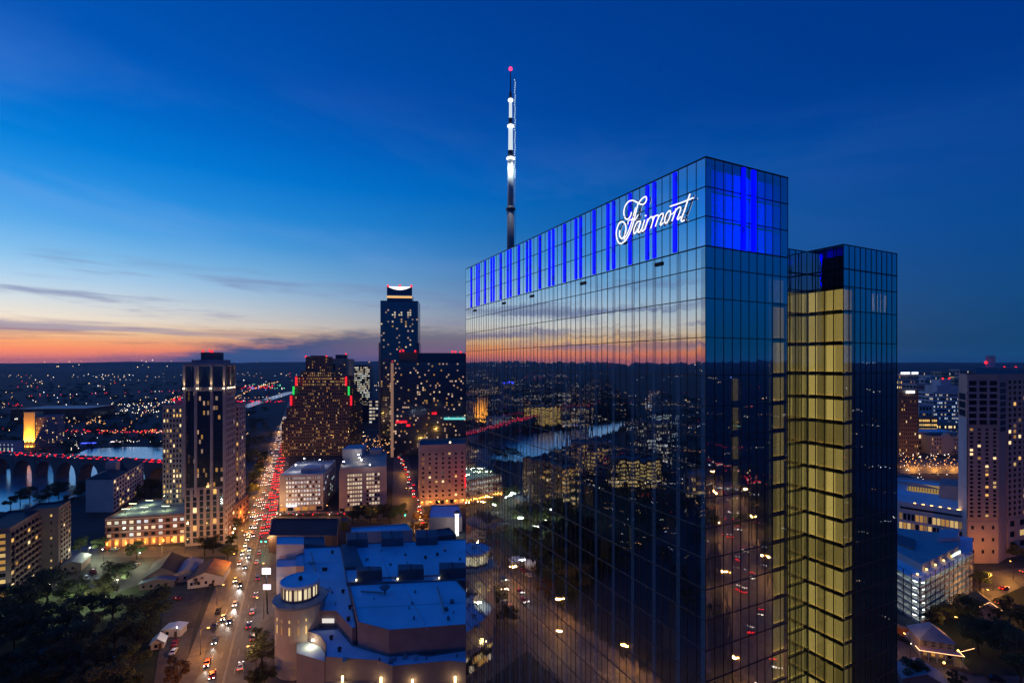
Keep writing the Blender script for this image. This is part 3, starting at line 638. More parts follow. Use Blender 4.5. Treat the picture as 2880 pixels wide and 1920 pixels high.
# balcony apartments at the left edge
A = Vector(Dp(28, 222)[:2]); u = Vector((-.40, .917)); w = Vector((.917, .40)); P = [A-w*14, A, A+u*34, A+u*34-w*14]
dusky = mat('dusky stucco', (.17, .13, .14), .85, 0, .1, .2)
b = building('balcony_apartments', 'balconied apartment slab with flat dark roof at the left edge', 'building', P, 31, dusky, {0: dict(cols=2, rows=10, fw=.6, fh=.6, lit=.8, lm=[WARM[1], WARM[2]]), 1: dict(cols=9, rows=10, fw=.7, fh=.6, lit=.1)}, roof=dk_roof)
m = MB(); c = Vector(b['_c2'])
for r in range(10):
    for k in range(9):
        p = P[1]+u*(k*34/9+.35)-c; M = Matrix.Translation((p.x, p.y, 1.1+r*2.9)) @ Matrix.Rotation(math.atan2(u.y, u.x), 4, 'Z'); m.box(0, 3.1, -1.5, -.3, 0, .18, 0, M); m.box(0, 3.1, -1.55, -1.45, .18, 1.1, 0, M)
tag(m.build('balcony', dusky, b), kind='stuff')
A = Vector(Dp(165, 250)[:2]); P = [A-w*13, A, A+u*14, A+u*14-w*13]
b = building('stair_block', 'blank mauve stair block beside the balconied apartments', 'building', P, 32, mat('dusky stucco', (.17, .13, .14), .85, 0, .1, .2), {1: dict(cols=4, rows=12, fw=.6, fh=.55, lit=.08, u0=.1), 0: dict(cols=1, rows=8, fw=.35, fh=.3, u0=.70, u1=.86, proud=.15, lit=.5, lm=WARM[:2])}, roof=dk_roof)
# --- orange-lit tower and its hotel slab beyond the river
b = building('floodlit_tower', 'narrow windowless tower floodlit orange beyond the river', 'tower', rect(67, 623, 98, 10, dep=14), 43, mat('cream render', (.62, .50, .30), .85), {}, roof=grey_roof)
P = rect(67, 623, 98, 10, dep=14)
for u in (.15, .5, .85):
    p = P[0].lerp(P[1], u); q = rel(b, (p.x, p.y-2.2, 1.5)); ubox('floodlight', emis('orange floodlight', (1, .42, .04), 14), b, q, (1.6, .8, .8)); spot(b, (q[0], q[1], q[2]+.6), (0, .07, 1), (1, .40, .03), 260000, .8, .6)
building('riverside_hotel', 'dark ribbed hotel slab right of the orange floodlit tower', 'building', rect(100, 626, 162, 24, dep=20), 38, stone_m, {0: dict(cols=16, rows=12, fw=.62, fh=.55, lit=.15), 1: dict(cols=4, rows=12, lit=.1)}, roof=grey_roof)
building('riverside_hall', 'low pale hall with a row of white lamps left of the floodlit tower', 'building', rect(-60, 560, 40, 2, dep=12), 16, white_m, {0: [dict(cols=9, rows=1, z0=2, z1=11, fw=.4, fh=.8, lit=.9, lm=COOL), dict(cols=9, rows=1, z0=12, z1=15, fw=.25, fh=.5, lit=1, lm=[COOL[0]])]})
building('arena', 'wide low blue roofed arena on the far bank', 'building', rect(30, 900, 240, 6, dep=80), 22, dkglass, {0: dict(cols=30, rows=1, z0=2, z1=8, fw=.7, fh=.6, lit=.35, lm=PALE)}, roof=mat('arena roof', (.20, .26, .30), .5))
building('striped_offices', 'office block with rows of gold lit floors far left beyond the river', 'building', rect(-420, 480, -230, 20, dep=30), 34, dkglass, {0: dict(cols=18, rows=11, fw=.9, fh=.5, lit=.85, lm=WARM[:2]), 1: dict(cols=4, rows=11, fw=.9, fh=.5, lit=.8, lm=WARM[:2])})
building('riverside_tower', 'slim dark tower with blue lit top far left beyond the river', 'tower', rect(-150, 700, -110, 10, dep=20), 66, stone_m, {0: [dict(cols=6, rows=18, lit=.2, z1=60), dict(cols=1, rows=1, z0=61, z1=65, fw=.95, fh=.9, pat=lambda r, c, n: blue_e)]})
# --- stepped dark tower with red and green neon corners
sy = lambda y, Y: zat(960+y/3.4087, Y)
sx = lambda x: 650+x/3.4087
tiers = [(486, 1138, 760, 0), (528, 1150, 640, 3), (575, 1140, 520, 6), (600, 1122, 430, 9), (625, 1100, 340, 12), (672, 962, 290, 16), (715, 922, 152, 20)]
Y0 = 565; zprev = 0
for k, (xa, xb, yt, back) in enumerate(tiers):
    P = rect(sx(xa), Y0+back, sx(xb), 4, dep=62-back*2); zt = sy(yt, Y0+back); n = max(1, round((zt-zprev)/3.6))
    fc = {0: dict(cols=max(8, round((xb-xa)/19)), rows=n, z0=zprev+.2, z1=zt-.3, fw=.5, fh=.5, lit=.8 if k in (4, 5) and n < 6 else .2, lm=[WARM[2], WARM[4], WARM[4], WARM[2], WARM[1]]),
          1: dict(cols=8, rows=n, z0=zprev+.2, z1=zt-.3, fw=.5, fh=.5, lit=.2, lm=[WARM[4], WARM[2]])}
    if k == 0:
        b = building('stepped_tower', 'dark brown stepped office tower with red and green neon corner strips', 'tower', P, zt, dkbrown, fc, roof=dkbrown)
    else:
        b2 = building('tier', None, None, P, zt-zprev, dkbrown, {i: dict(f, z0=f['z0']-zprev, z1=f['z1']-zprev) for i, f in fc.items()}, roof=dkbrown)
        mw = b2.matrix_basis.copy(); z_shift = zprev
        for ch in list(b2.children):
            ch.parent = b; ch.location = (ch.location.x+b2.location.x-b.location.x, ch.location.y+b2.location.y-b.location.y, ch.location.z+zprev)
        bpy.data.objects.remove(b2)
    zprev = zt-.05
def neon(xa, ya, yb, mt):
    Y = Y0+4; q = rel(b, Dp(sx(xa), Y, (sy(ya, Y)+sy(yb, Y))/2)); ubox('neon_strip', mt, b, q, (1.7, 1.4, sy(ya, Y)-sy(yb, Y)))
for xa, ya, yb, mt in ((624, 338, 424, red_s), (1102, 338, 424, red_s), (598, 430, 508, green_s), (1128, 430, 516, green_s), (574, 520, 612, red_s), (1150, 520, 612, red_s)): neon(xa, ya, yb, mt)
part(b, 'penthouse', dkbrown, rect(sx(760), 600, sx(880), 4, dep=12), sy(154, 590), sy(135, 600))
beacon(b, sx(718), 590, sy(146, 590), 1.4); beacon(b, sx(914), 590, sy(146, 590), 1.4)
# --- tan tower behind it, striped glass office, tall crowned tower, wide dark glass hotel
b = building('tan_tower', 'tan stone tower with lit beige side behind the stepped tower', 'tower', rect(sx(958), 760, sx(1108), 12, xb=sx(1182)), sy(170, 760), tan_m, {0: [dict(cols=1, rows=1, z0=40, z1=sy(190, 760), fw=.9, fh=.9, u0=0, u1=.3, lit=0), dict(cols=8, rows=16, z0=70, z1=sy(215, 760), u0=.42, u1=.96, fw=.75, fh=.55, lit=.04)]}, roof=grey_roof)
P = rect(sx(1000), 764, sx(1110), 12, dep=20); part(b, 'penthouse', dkglass, P, sy(170, 760), sy(126, 760)); beacon(b, sx(968), 762, sy(160, 760), 1.6); beacon(b, sx(1100), 766, sy(118, 760), 1.2)
Pt = rect(sx(958), 760, sx(1108), 12, xb=sx(1182)); e = Pt[1].lerp(Pt[2], .5); q = rel(b, (e.x+16, e.y-14, 30)); spot(b, q, (-.18, .22, 1), (1, .72, .40), 60000, 1.2, .8, 1.0)
building('striped_glass_offices', 'glass office tower with bright white floor stripes left of the tallest tower', 'tower', rect(sx(1178), 900, sx(1328), 8, dep=40), sy(232, 900), dkglass, {0: [dict(cols=10, rows=16, z0=sy(560, 900), z1=sy(240, 900), fw=.92, fh=.55, lit=.72, lm=PALE+[COOL[2]]), dict(cols=10, rows=6, z0=30, z1=sy(570, 900), fw=.9, fh=.5, lit=.5, lm=[COOL[1], PALE[1]])]})
building('low_office', 'small office with two columns of pale lit floors below the striped tower', 'building', rect(sx(1322), 860, sx(1412), 8, dep=25), sy(556, 860), stone_m, {0: dict(cols=3, rows=7, fw=.8, fh=.5, lit=.8, lm=PALE)})
jx = lambda x: 1000+x/2.903
jy = lambda y, Y: zat(760+y/2.903, Y)
YT = 655; zt = jy(252, YT)
def austpat(r, c, rn):
    if r >= 44 and rn.random() < .55 and 3 <= c <= 9: return PALE[0] if r in (48, 49) else (PALE[1] if rn.random() < .4 else False)
    return rn.random() < (.05 if r > 30 else .16)
b = building('crowned_tower', 'tallest blue glass tower with curved white lit crown', 'tower', rect(jx(203), YT, jx(510), 6, dep=38), zt, dkglass, {0: dict(cols=17, rows=60, z0=4, z1=zt-1, fw=.74, fh=.66, proud=.25, lit=.1, dm=glass_bl, lm=[PEACH[1], PEACH[0], WARM[2], WARM[4]], pat=lambda r, c, rn: (rn.choice(PEACH) if rn.random() < .05 else PALE[0] if r in (55, 54) and c in (5, 6, 7, 9, 12, 13) and rn.random() < .8 else (rn.random() < (.035 if r > 28 else .14))))}, roof=dk_roof)
P = rect(jx(256), YT+4, jx(462), 6, dep=22); part(b, 'crown', dkglass, P, zt, jy(205, YT+4)); part(b, 'crown', emis('crown light band', (1, .55, .18), 1.0), [P[0]+Vector((0, -.4)), P[1]+Vector((0, -.4)), P[2], P[3]], jy(222, YT), jy(205, YT))
m = MB(); c = Vector(b['_c2']); n = 20; ztopc = jy(128, YT+4); zb = jy(204, YT+4)
for k in range(n):
    f0, f1 = k/n, (k+1)/n; sag = lambda f: ztopc-(jy(128, YT)-jy(160, YT))*(1-(2*f-1)**2)
    a0, a1 = P[0].lerp(P[1], f0)-c, P[0].lerp(P[1], f1)-c; b0, b1 = P[0].lerp(P[3], .16).lerp(P[1].lerp(P[2], .16), f0)-c, P[0].lerp(P[3], .16).lerp(P[1].lerp(P[2], .16), f1)-c
    m.quad((a0.x, a0.y, zb), (a1.x, a1.y, zb), (a1.x, a1.y, sag(f1)), (a0.x, a0.y, sag(f0)), 0); m.quad((a0.x, a0.y, sag(f0)), (a1.x, a1.y, sag(f1)), (b1.x, b1.y, ztopc), (b0.x, b0.y, ztopc), 1)
m.build('crown_screen', [dkglass, emis('crown white light', (1, .98, .88), 1.3)], b)
for x, y in ((266, 124), (362, 122), (455, 124)): beacon(b, jx(x), YT+3, jy(y, YT), 1.5)
part(b, 'side_bay', tan_m, rect(jx(188), YT-3, jx(204), 6, dep=30), 0, jy(590, YT))
part(b, 'side_bay', dkglass, rect(jx(495), YT+3, jx(520), 6, dep=30), 0, jy(590, YT))
YJ = 560; b = building('wide_glass_hotel', 'wide dark glass hotel block dotted with lit rooms below the tallest tower', 'building', rect(1100, YJ, 1335, 5, dep=60), sy(200, YJ), dkglass,
   {0: dict(cols=46, rows=40, z0=8, z1=sy(205, YJ), fw=.82, fh=.74, proud=.15, lit=.11, dm=glass_bl, lm=PEACH+[WARM[2]])}, roof=dk_roof)
part(b, 'roof_box', dkglass, rect(1176, YJ+12, 1335, 5, dep=40), sy(200, YJ), sy(110, YJ+12)); part(b, 'roof_box', dkbrown, rect(sx(1610), YJ+6, sx(1790), 5, dep=12), sy(200, YJ), sy(100, YJ))
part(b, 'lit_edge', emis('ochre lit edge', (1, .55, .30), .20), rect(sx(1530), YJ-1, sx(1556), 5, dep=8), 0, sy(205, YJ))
for x, y in ((1545, 195), (1620, 92), (1650, 88), (1765, 92), (2120, 98), (2150, 98), (2200, 102), (2255, 112)): beacon(b, sx(x), YJ+6, sy(y, YJ+6), 1.1)
for x0, x1, y, mt in ((1580, 1685, 768, red_s), (1680, 1715, 802, red_s), (1925, 1970, 688, red_s), (2040, 2245, 738, emis('teal sign', (.2, .9, .8), .8))):
    q = rel(b, Dp(sx((x0+x1)/2), YJ-1.5, sy(y, YJ))); ubox('light_sign', mt, b, q, ((x1-x0)/3.4087/FPX*YJ, .6, 2.2))
# --- row behind the convention centre: white garage, tan office, pink hotel
b = building('parking_garage', 'white parking garage with lit deck openings beside the avenue', 'building', rect(786, 352, 908, 10, dep=52), 25, white_m,
  {0: [dict(cols=12, rows=6, z0=4, z1=22, fw=.62, fh=.55, lit=.9, lm=COOL+[PALE[2]], u0=.14, u1=.95), dict(cols=30, rows=1, z0=22.4, z1=24.6, fw=.5, fh=.8, lit=.7, lm=[COOL[1]], u0=.14, u1=.95), dict(cols=6, rows=1, z0=.3, z1=3.4, fw=.8, fh=.8, lit=.8, lm=[WARM[2], WARM[4]])], 1: dict(cols=8, rows=6, z0=4, z1=22, lit=.3, lm=COOL)}, roof=mat('pale roof', (.46, .45, .44), .8, 0, .15, .1))
P = rect(786, 352, 908, 10, dep=52); part(b, 'stair_box', white_m, [P[0].lerp(P[1], .45)+Vector((-3, 10)), P[0].lerp(P[1], .9)+Vector((-3, 10)), P[0].lerp(P[1], .9)+Vector((-4, 22)), P[0].lerp(P[1], .45)+Vector((-4, 22))], 25, 28.5)
for k in range(10): q = rel(b, (P[3].lerp(P[2], .1+k*.09).x, P[3].lerp(P[2], .1+k*.09).y-2, 26.5)); ubox('screen_post', dkglass, b, q, (.5, .5, 4))
for u, v in ((.25, .3), (.7, .65), (.25, .8)):
    p = P[0]+(P[1]-P[0])*u+(P[3]-P[0])*v; ubox('roof_lamp', MATS.get('cool roof lamp') or emis('cool roof lamp', (.9, .9, 1), 10), b, rel(b, (p.x, p.y, 30)), (.8, .8, .3)); ubox('lamp_post', frame_dk, b, rel(b, (p.x, p.y, 27.4)), (.15, .15, 5)); point(b, rel(b, (p.x, p.y-1, 29.6)), (1, .97, .94), 900, .3)
q = rel(b, (P[0].lerp(P[1], .3).x, P[0].lerp(P[1], .3).y-2, 4.6)); ubox('light_sign', emis('white blue sign', (.8, .85, 1), 2.5), b, q, (7, .3, 1.0))
P = rect(955, 352, 1087, 14, dep=66)
b = building('tan_offices', 'mauve office block with two grids of square lit windows', 'building', P, 30, stone_m,
  {0: [dict(cols=6, rows=8, z0=3.5, z1=27, u0=.16, u1=.48, fw=.72, fh=.6, lit=.85, lm=PALE[:2]), dict(cols=5, rows=8, z0=3.5, z1=27, u0=.56, u1=.86, fw=.74, fh=.6, lit=.85, lm=PALE[:2]), dict(cols=9, rows=1, z0=.4, z1=3, fw=.8, fh=.8, lit=.5, lm=[WARM[2], WARM[4]])], 3: dict(cols=1, rows=6, fw=.5, fh=.6, lit=.1)}, roof=mat('tan roof', (.42, .38, .30), .8, 0, .12, .1))
part(b, 'penthouse', white_m, [P[3].lerp(P[2], .05)+Vector((2, -22)), P[3].lerp(P[2], .5)+Vector((2, -22)), P[3].lerp(P[2], .5), P[3].lerp(P[2], .05)], 30, 37)
part(b, 'penthouse', stone_m, [P[3].lerp(P[2], .6)+Vector((2, -12)), P[3].lerp(P[2], .9)+Vector((2, -12)), P[3].lerp(P[2], .9), P[3].lerp(P[2], .6)], 30, 34)
for x, y in ((1203, 1045), (1222, 1085), (1232, 1112), (1250, 1135), (1080, 1150), (1330, 1180)):
    p = G(sx(x), 960+y/3.4087, 33); ubox('roof_lamp', emis('cool roof lamp', (.9, .9, 1), 10), b, rel(b, p), (.7, .7, .7)); ubox('lamp_post', frame_dk, b, rel(b, (p.x, p.y, 31.3)), (.12, .12, 2.8)); point(b, rel(b, (p.x, p.y-1, 33.5)), (1, .9, .76), 420, .3)
P = rect(1181, 365, 1345, 12, dep=30)
b = building('pink_hotel', 'pink stucco hotel with punched windows and a red sign at its right edge', 'building', P, 43, pink_m,
  {0: [dict(cols=9, rows=10, z0=6, z1=40, fw=.34, fh=.45, proud=.35, lit=.14), dict(cols=12, rows=1, z0=.5, z1=5, fw=.7, fh=.7, lit=.7, lm=[WARM[2], WARM[1]])], 3: dict(cols=2, rows=10, z0=6, z1=40, fw=.3, fh=.4, lit=.05)}, roof=grey_roof, parapet=2.2)
q = rel(b, Dp(1312, 363, zat(1352, 363))); ubox('light_sign', red_s, b, q, (2.4, .8, 10)); q = rel(b, Dp(1312, 361, zat(1352, 361))); point(b, (q[0]-1, q[1]-2, q[2]), (1, .03, .05), 500, 1.0)
q = rel(b, (P[0].lerp(P[1], .5).x, P[0].lerp(P[1], .5).y+4, 46)); ubox('roof_lamp', emis('amber roof lamp', (1, .6, .2), 12), b, q, (1, 1, .7))
for k in range(7): q = rel(b, (P[0].lerp(P[1], .05+k*.14).x, P[0].lerp(P[1], .05+k*.14).y-3.5, 4.2)); ubox('wall_lamp', MATS['amber wall lamp'], b, q, (.6, .4, .5)); point(b, (q[0], q[1]-.5, q[2]), (1, .40, .08), 900, .3)
# ---------------------------------------------------------------- convention centre
def c4(x, y, z): return G(600+x/3.0158, 1400+y/3.0158, z)
cc0 = c4(1100, 900, 0); cc = empty('convention_center', (cc0.x, cc0.y, 0), 0, 'sprawling convention center with blue lit flat roofs and a round corner tower', 'building')
cc['_c2'] = (cc0.x, cc0.y)
membrane = mat('roof membrane', (.62, .80, .88), .6, 0, .16, .06, .4, .02); dunit = mat('dark metal roof', (.10, .12, .15), .6, 0, .2, .2)
hallw = mat('mauve precast wall', (.21, .165, .175), .85, 0, .12, .25, .3)
def hall(pts, z, wall=hallw, z0=0, name='hall', roofm=membrane, par=.7):
    w = [c4(x, y, z) for x, y in pts]; part(cc, name, wall, w, z0, z); cen = sum((Vector(p[:2]) for p in w), Vector((0, 0)))/len(w)
    part(cc, 'roof', roofm, [cen+(Vector(p[:2])-cen)*.992 for p in w], z+.01, z+.10)
    if par:
        m = MB(); o = Vector(cc['_c2']); k = len(w)
        for i in range(k):
            p, q = Vector(w[i][:2]), Vector(w[(i+1) % k][:2]); m.prism([p-o, q-o, cen+(q-cen)*.992-o, cen+(p-cen)*.992-o], z+.02, z+par)
        m.build('parapet', wall, cc)
    return w
hall([(765, 425), (1078, 415), (1212, 1112), (1178, 1122), (1042, 972), (780, 968), (770, 780)], 20.0)
hall([(1085, 398), (2700, 330), (2700, 690), (1132, 722)], 21.2, par=.4)
hall([(1152, 745), (2055, 700), (2160, 820), (2700, 860), (2700, 1080), (2160, 1086), (1490, 1135), (1228, 1066)], 22.7)
hall([(800, 1142), (830, 1122), (1052, 1112), (1172, 1253), (1482, 1342), (1720, 1332), (1822, 1346), (2160, 1294), (2700, 1294), (2700, 1410), (2160, 1412), (2000, 1396), (1520, 1441), (1388, 1392), (950, 1362), (956, 1255), (905, 1182)], 15.0)
hall([(535, 405), (768, 405), (768, 336), (540, 336)], 22, white_m); hall([(535, 597), (702, 592), (702, 525), (540, 530)], 16, white_m); hall([(700, 500), (768, 470), (768, 590), (700, 590)], 19, stone_m)
hall([(548, 745), (678, 735), (678, 715), (555, 715)], 8, tan_m); hall([(680, 770), (768, 770), (768, 735), (680, 735)], 17, hallw)
hall([(545, 402), (945, 402), (940, 336), (545, 336)], 20.5, stone_m, roofm=dunit)
# lower lit side roof with a curved upstand
hall([(705, 1185), (800, 1190), (900, 1200), (948, 1290), (945, 1402), (705, 1332)], 12.0, hallw)
p = c4(845, 1215, 13.4); ubox('flood_lamp', emis('warm flood', (1, .88, .62), 12), cc, rel(cc, (p.x, p.y, 13.9)), (.9, .4, .4)); q = rel(cc, (p.x-.3, p.y-1.0, 13.8)); point(cc, q, (1, .80, .46), 420, .25)
# rooftop plant boxes and seams
for x0, x1, y0, y1, z in ((1135, 1312, 320, 425, 25), (1425, 1612, 308, 415, 25), (1720, 1905, 295, 405, 25), (1222, 1432, 632, 712, 25.5), (1572, 1786, 612, 703, 25.5), (1922, 2142, 597, 694, 25.5)):
    a, b_, c_, d_ = c4(x0, y1, 21.2), c4(x1, y1-8, 21.2), c4(x1-8, y0+40, 21.2), c4(x0-8, y0+40, 21.2)
    part(cc, 'plant_box', dunit, [a, b_, c_, d_], 21.2, z); mid = (a+b_)/2; part(cc, 'plant_lid', dk_roof, [a.lerp(b_, .48), a.lerp(b_, .52), d_.lerp(c_, .52), d_.lerp(c_, .48)], z, z+.3)
    if y0 > 500: ubox('flood_lamp', emis('small warm lamp', (1, .8, .4), 6), cc, rel(cc, (a.x-.3, a.y-.4, 22.2)), (.4, .4, .5))
part(cc, 'plant_box', dunit, [c4(1118, 612, 21.2), c4(1275, 606, 21.2), c4(1240, 520, 21.2), c4(1205, 425, 21.2), c4(1090, 425, 21.2)], 21.2, 22.6)
def seam(pa, pb, z, w=.35):
    a, b_ = c4(*pa, z), c4(*pb, z); d = Vector((b_-a)[:2]).normalized(); n = Vector((d.y, -d.x))*w/2; a2, b2 = Vector(a[:2]), Vector(b_[:2])
    part(cc, 'roof_seam', mat('pale seam', (.62, .66, .70), .7), [a2+n, b2+n, b2-n, a2-n], z+.10, z+.22)
seam((1380, 385), (1505, 700), 21.2); seam((1665, 380), (1858, 690), 21.2); seam((1600, 722), (1815, 1115), 22.7); seam((1170, 935), (2160, 885), 22.7); seam((772, 558), (1105, 552), 20); seam((772, 712), (1135, 706), 20); seam((1078, 425), (1205, 1100), 20, .5)
for x, y, z in ((1010, 470, 20), (935, 617, 20), (955, 617, 20), (950, 800, 20), (1100, 805, 20), (1160, 940, 20), (1145, 1040, 20), (1800, 515, 21.2), (1900, 490, 21.2), (1000, 1200, 15), (1070, 1300, 15)):
    p = c4(x, y, z); m = MB(); q = rel(cc, p); m.lathe([(.5, z), (.5, z+.9), (.7, z+.95), (.6, z+1.3), (.1, z+1.4)], 8, (q[0], q[1])); m.build('roof_vent', dk_roof, cc)
p = c4(1455, 815, 22.7); q = rel(cc, p); m = MB(); m.lathe([(.3, 22.7), (.3, 24.2)], 6, (q[0], q[1])); m.lathe([(.1, 24.2), (1.2, 24.5), (1.9, 25.3)], 12, (q[0], q[1])); m.build('satellite_dish', dunit, cc)
rv = random.Random(8)
duct = mat('galvanised duct', (.30, .33, .36), .5, .3)
for k in range(34):
    x, y, z = rv.choice(((rv.uniform(800, 1060), rv.uniform(440, 940), 20), (rv.uniform(1300, 2100), rv.uniform(430, 590), 21.2), (rv.uniform(1300, 2100), rv.uniform(780, 1030), 22.7), (rv.uniform(1100, 2100), rv.uniform(1345, 1395), 15)))
    p = c4(x, y, z); w_ = rv.choice((.5, .8, 1.3)); ubox('roof_unit', rv.choice((duct, dunit, white_m)), cc, rel(cc, (p.x, p.y, z+.45)), (w_, w_*rv.uniform(.8, 1.8), .8), rv.uniform(0, .3))
for (xa, ya), (xb, yb), z in (((1330, 690), (1560, 680), 21.2), ((1690, 675), (1910, 665), 21.2), ((830, 470), (880, 700), 20), ((1250, 800), (1440, 812), 22.7), ((1900, 760), (1960, 980), 22.7)):
    a, b_ = c4(xa, ya, z), c4(xb, yb, z); m = MB(); o_ = Vector((*cc['_c2'], 0)); m.tube([a-o_+Vector((0, 0, .5)), b_-o_+Vector((0, 0, .5))], .28, 6); m.build('duct', duct, cc)
# upper lit window, wall cove and street front
for k in range(6):
    a = c4(940+k*16, 1045, 17); ubox('window', PALE[2], cc, rel(cc, (a.x, c4(940, 972, 20).y-.55, 17.6)), (.85, .1, 1.5))
front = [c4(*p, 15.0) for p in ((945, 1400), (1388, 1392), (1520, 1441), (2000, 1396), (2160, 1412), (2500, 1412))]
for i in range(len(front)-1):
    a, b_ = Vector(front[i][:2]), Vector(front[i+1][:2]); d = (b_-a).normalized(); n = Vector((d.y, -d.x)); L_ = (b_-a).length; rz = math.atan2(d.y, d.x); k = max(2, int(L_/2.2))
    for j in range(k):
        p = a+d*((j+.5)*L_/k)+n*.06
        for z, hh in ((7.5, 1.9), (5.3, 1.9), (3.1, 1.9)):
            ubox('window', random.choice([glass_dk, glass_dk, WARM[1], PALE[1], WARM[2]]), cc, rel(cc, (p.x, p.y, z)), (L_/k*.86, .1, hh), rz)
    part(cc, 'canopy', hallw, [a+n*.02, b_+n*.02, b_+n*1.4, a+n*1.4], 8.8, 9.5)
    for j in range(max(1, int(L_/9))):
        p = a+d*((j+.35)*L_/max(1, int(L_/9)))+n*.55; q = rel(cc, (p.x, p.y, 10.6)); ubox('wall_sconce', emis('sconce glow', (1, .72, .26), 7), cc, q, (.55, .4, 1.7), rz); point(cc, (q[0]+n.x*1.0, q[1]+n.y*1.0, 10.8), (1, .7, .3), 160, .2)
ubox('banner_panel', white_m, cc, rel(cc, (c4(1805, 1440, 12).x, c4(1805, 1440, 12).y-1.0, 12.6)), (4.2, .2, 2.6))
# rotunda
RC = Vector((G(815, 1915).x, G(815, 1915).y+8.3)); q = rel(cc, (RC.x, RC.y, 0)); rot = MB(); ss = 40
rot.lathe([(8.1, 0), (8.1, 23.2)], ss, q[:2]); rotunda = rot.build('round_tower', mat('rotunda stone', (.42, .36, .31), .85, 0, .1, .3), cc)
m = MB(); m.lathe([(8.3, 23.2), (8.9, 23.4), (8.9, 24.2), (6.4, 24.6)], ss, q[:2]); m.build('eave', mat('blue metal eave', (.16, .22, .28), .5), rotunda)
m = MB(); m.lathe([(5.7, 24.4), (5.7, 29.6)], ss, q[:2]); m.build('drum', emis('drum glow', (1, .82, .5), .30), rotunda)
m = MB(); m.lathe([(6.05, 29.0), (6.5, 29.2), (6.5, 30.1), (6.2, 30.3), (6.1, 30.0)], ss, q[:2]); m.build('drum_roof', membrane, rotunda)
m = MB(); m.lathe([(6.0, 24.4), (6.05, 24.4), (6.05, 25.3), (6.0, 25.3)], ss, q[:2], cap=False); m.build('drum_sill', hallw, rotunda)
for k in range(24):
    a = k*math.pi/12
    ubox('drum_pier', hallw, rotunda, (q[0]+5.95*math.cos(a), q[1]+5.95*math.sin(a), 27.1), (.35, .75 if k % 2 == 0 else .2, 4.4), a)
    a2 = a+math.pi/24; ubox('lit_pane', emis('drum pane %d' % (k % 3), (1, .84, .50), (.55, 1.0, .75)[k % 3]), rotunda, (q[0]+5.82*math.cos(a2), q[1]+5.82*math.sin(a2), 26.9), (.06, 1.05, 2.9), a2)
m = MB(); m.lathe([(.7, 30), (.7, 31), (.3, 31.3)], 8, q[:2]); m.build('roof_vent', dk_roof, rotunda)
for k, a in enumerate((-2.25, -1.95, -1.6, -1.25, -.95)):
    for z, hh in ((19.5, .9), (16.3, 2.6)): ubox('slit_window', WARM[4] if k % 2 else WARM[1], rotunda, (q[0]+8.1*math.cos(a), q[1]+8.1*math.sin(a), z), (.25, .45, hh), a)
# screens and canopy at the avenue entrance
scr = empty('led_screen', c4(450, 900, 0), 0, 'bright white video screen beside the avenue left of the round tower', 'screen')
ubox('screen', emis('video white', (.93, .92, 1), 2.6), scr, (0, 0, 14.5), (3.6, .3, 2.6)); ubox('post', frame_dk, scr, (0, .3, 7), (.4, .3, 14)); point(scr, (0, -2.5, 12), (.85, .85, 1), 1500, .8)
scr2 = empty('led_screen', c4(455, 985, 0), 0, 'second smaller white screen below the bright video screen', 'screen')
ubox('screen', emis('video lilac', (.80, .76, 1), 1.1), scr2, (0, 0, 11.5), (3.2, .3, 2.2)); ubox('post', frame_dk, scr2, (0, .3, 5), (.4, .3, 10))
# buildings between the halls and the row behind
def c4b(name, label, pts, z, wall, roofm=grey_roof, cat='building', faces={}):
    return building(name, label, cat, [c4(x, y, z) for x, y in pts], z, wall, faces, roof=roofm)
c4b('flat_block', 'low block with dark maroon roof between the garage and the convention center', [(470, 330), (1050, 330), (1060, 185), (500, 182)], 9, dkbrown, mat('maroon roof', (.10, .055, .06), .9, 0, .25, .1))
c4b('canopy_hall', 'pale blue sawtooth canopy behind the convention roof', [(1165, 300), (1690, 285), (1640, 228), (1170, 262)], 14, white_m, membrane)
c4b('tent_hall', 'round topped blue tent beside the glowing white pillar', [(1830, 175), (2110, 175), (2080, 70), (1850, 70)], 8, stone_m, membrane)
c4b('yellow_kiosk', 'small yellow lit kiosk at the cross street', [(1085, 208), (1140, 208), (1138, 170), (1088, 170)], 5, mat('yellow paint', (.55, .36, .04), .7))
b = c4b('blue_shed', 'dark blue sloped shed beside the orange lit side street', [(1890, 340), (2060, 320), (2000, 262), (1880, 280)], 12, dunit, dunit)
pil = empty('light_pillar', c4(2066, 315, 0), 0, 'glowing white pillar behind the convention roof', 'pillar')
m = MB(); m.lathe([(1.1, 0), (1.1, 12.5), (1.3, 12.6), (1.3, 13.6)], 12); m.build('shaft', emis('pillar glow', (1, 1, .9), 2.0), pil); m = MB(); m.lathe([(1.9, 13.6), (1.9, 14.2), (.6, 15.2)], 12); m.build('cap', hallw, pil); point(pil, (0, -3, 8), (1, .95, .7), 1500, .8)
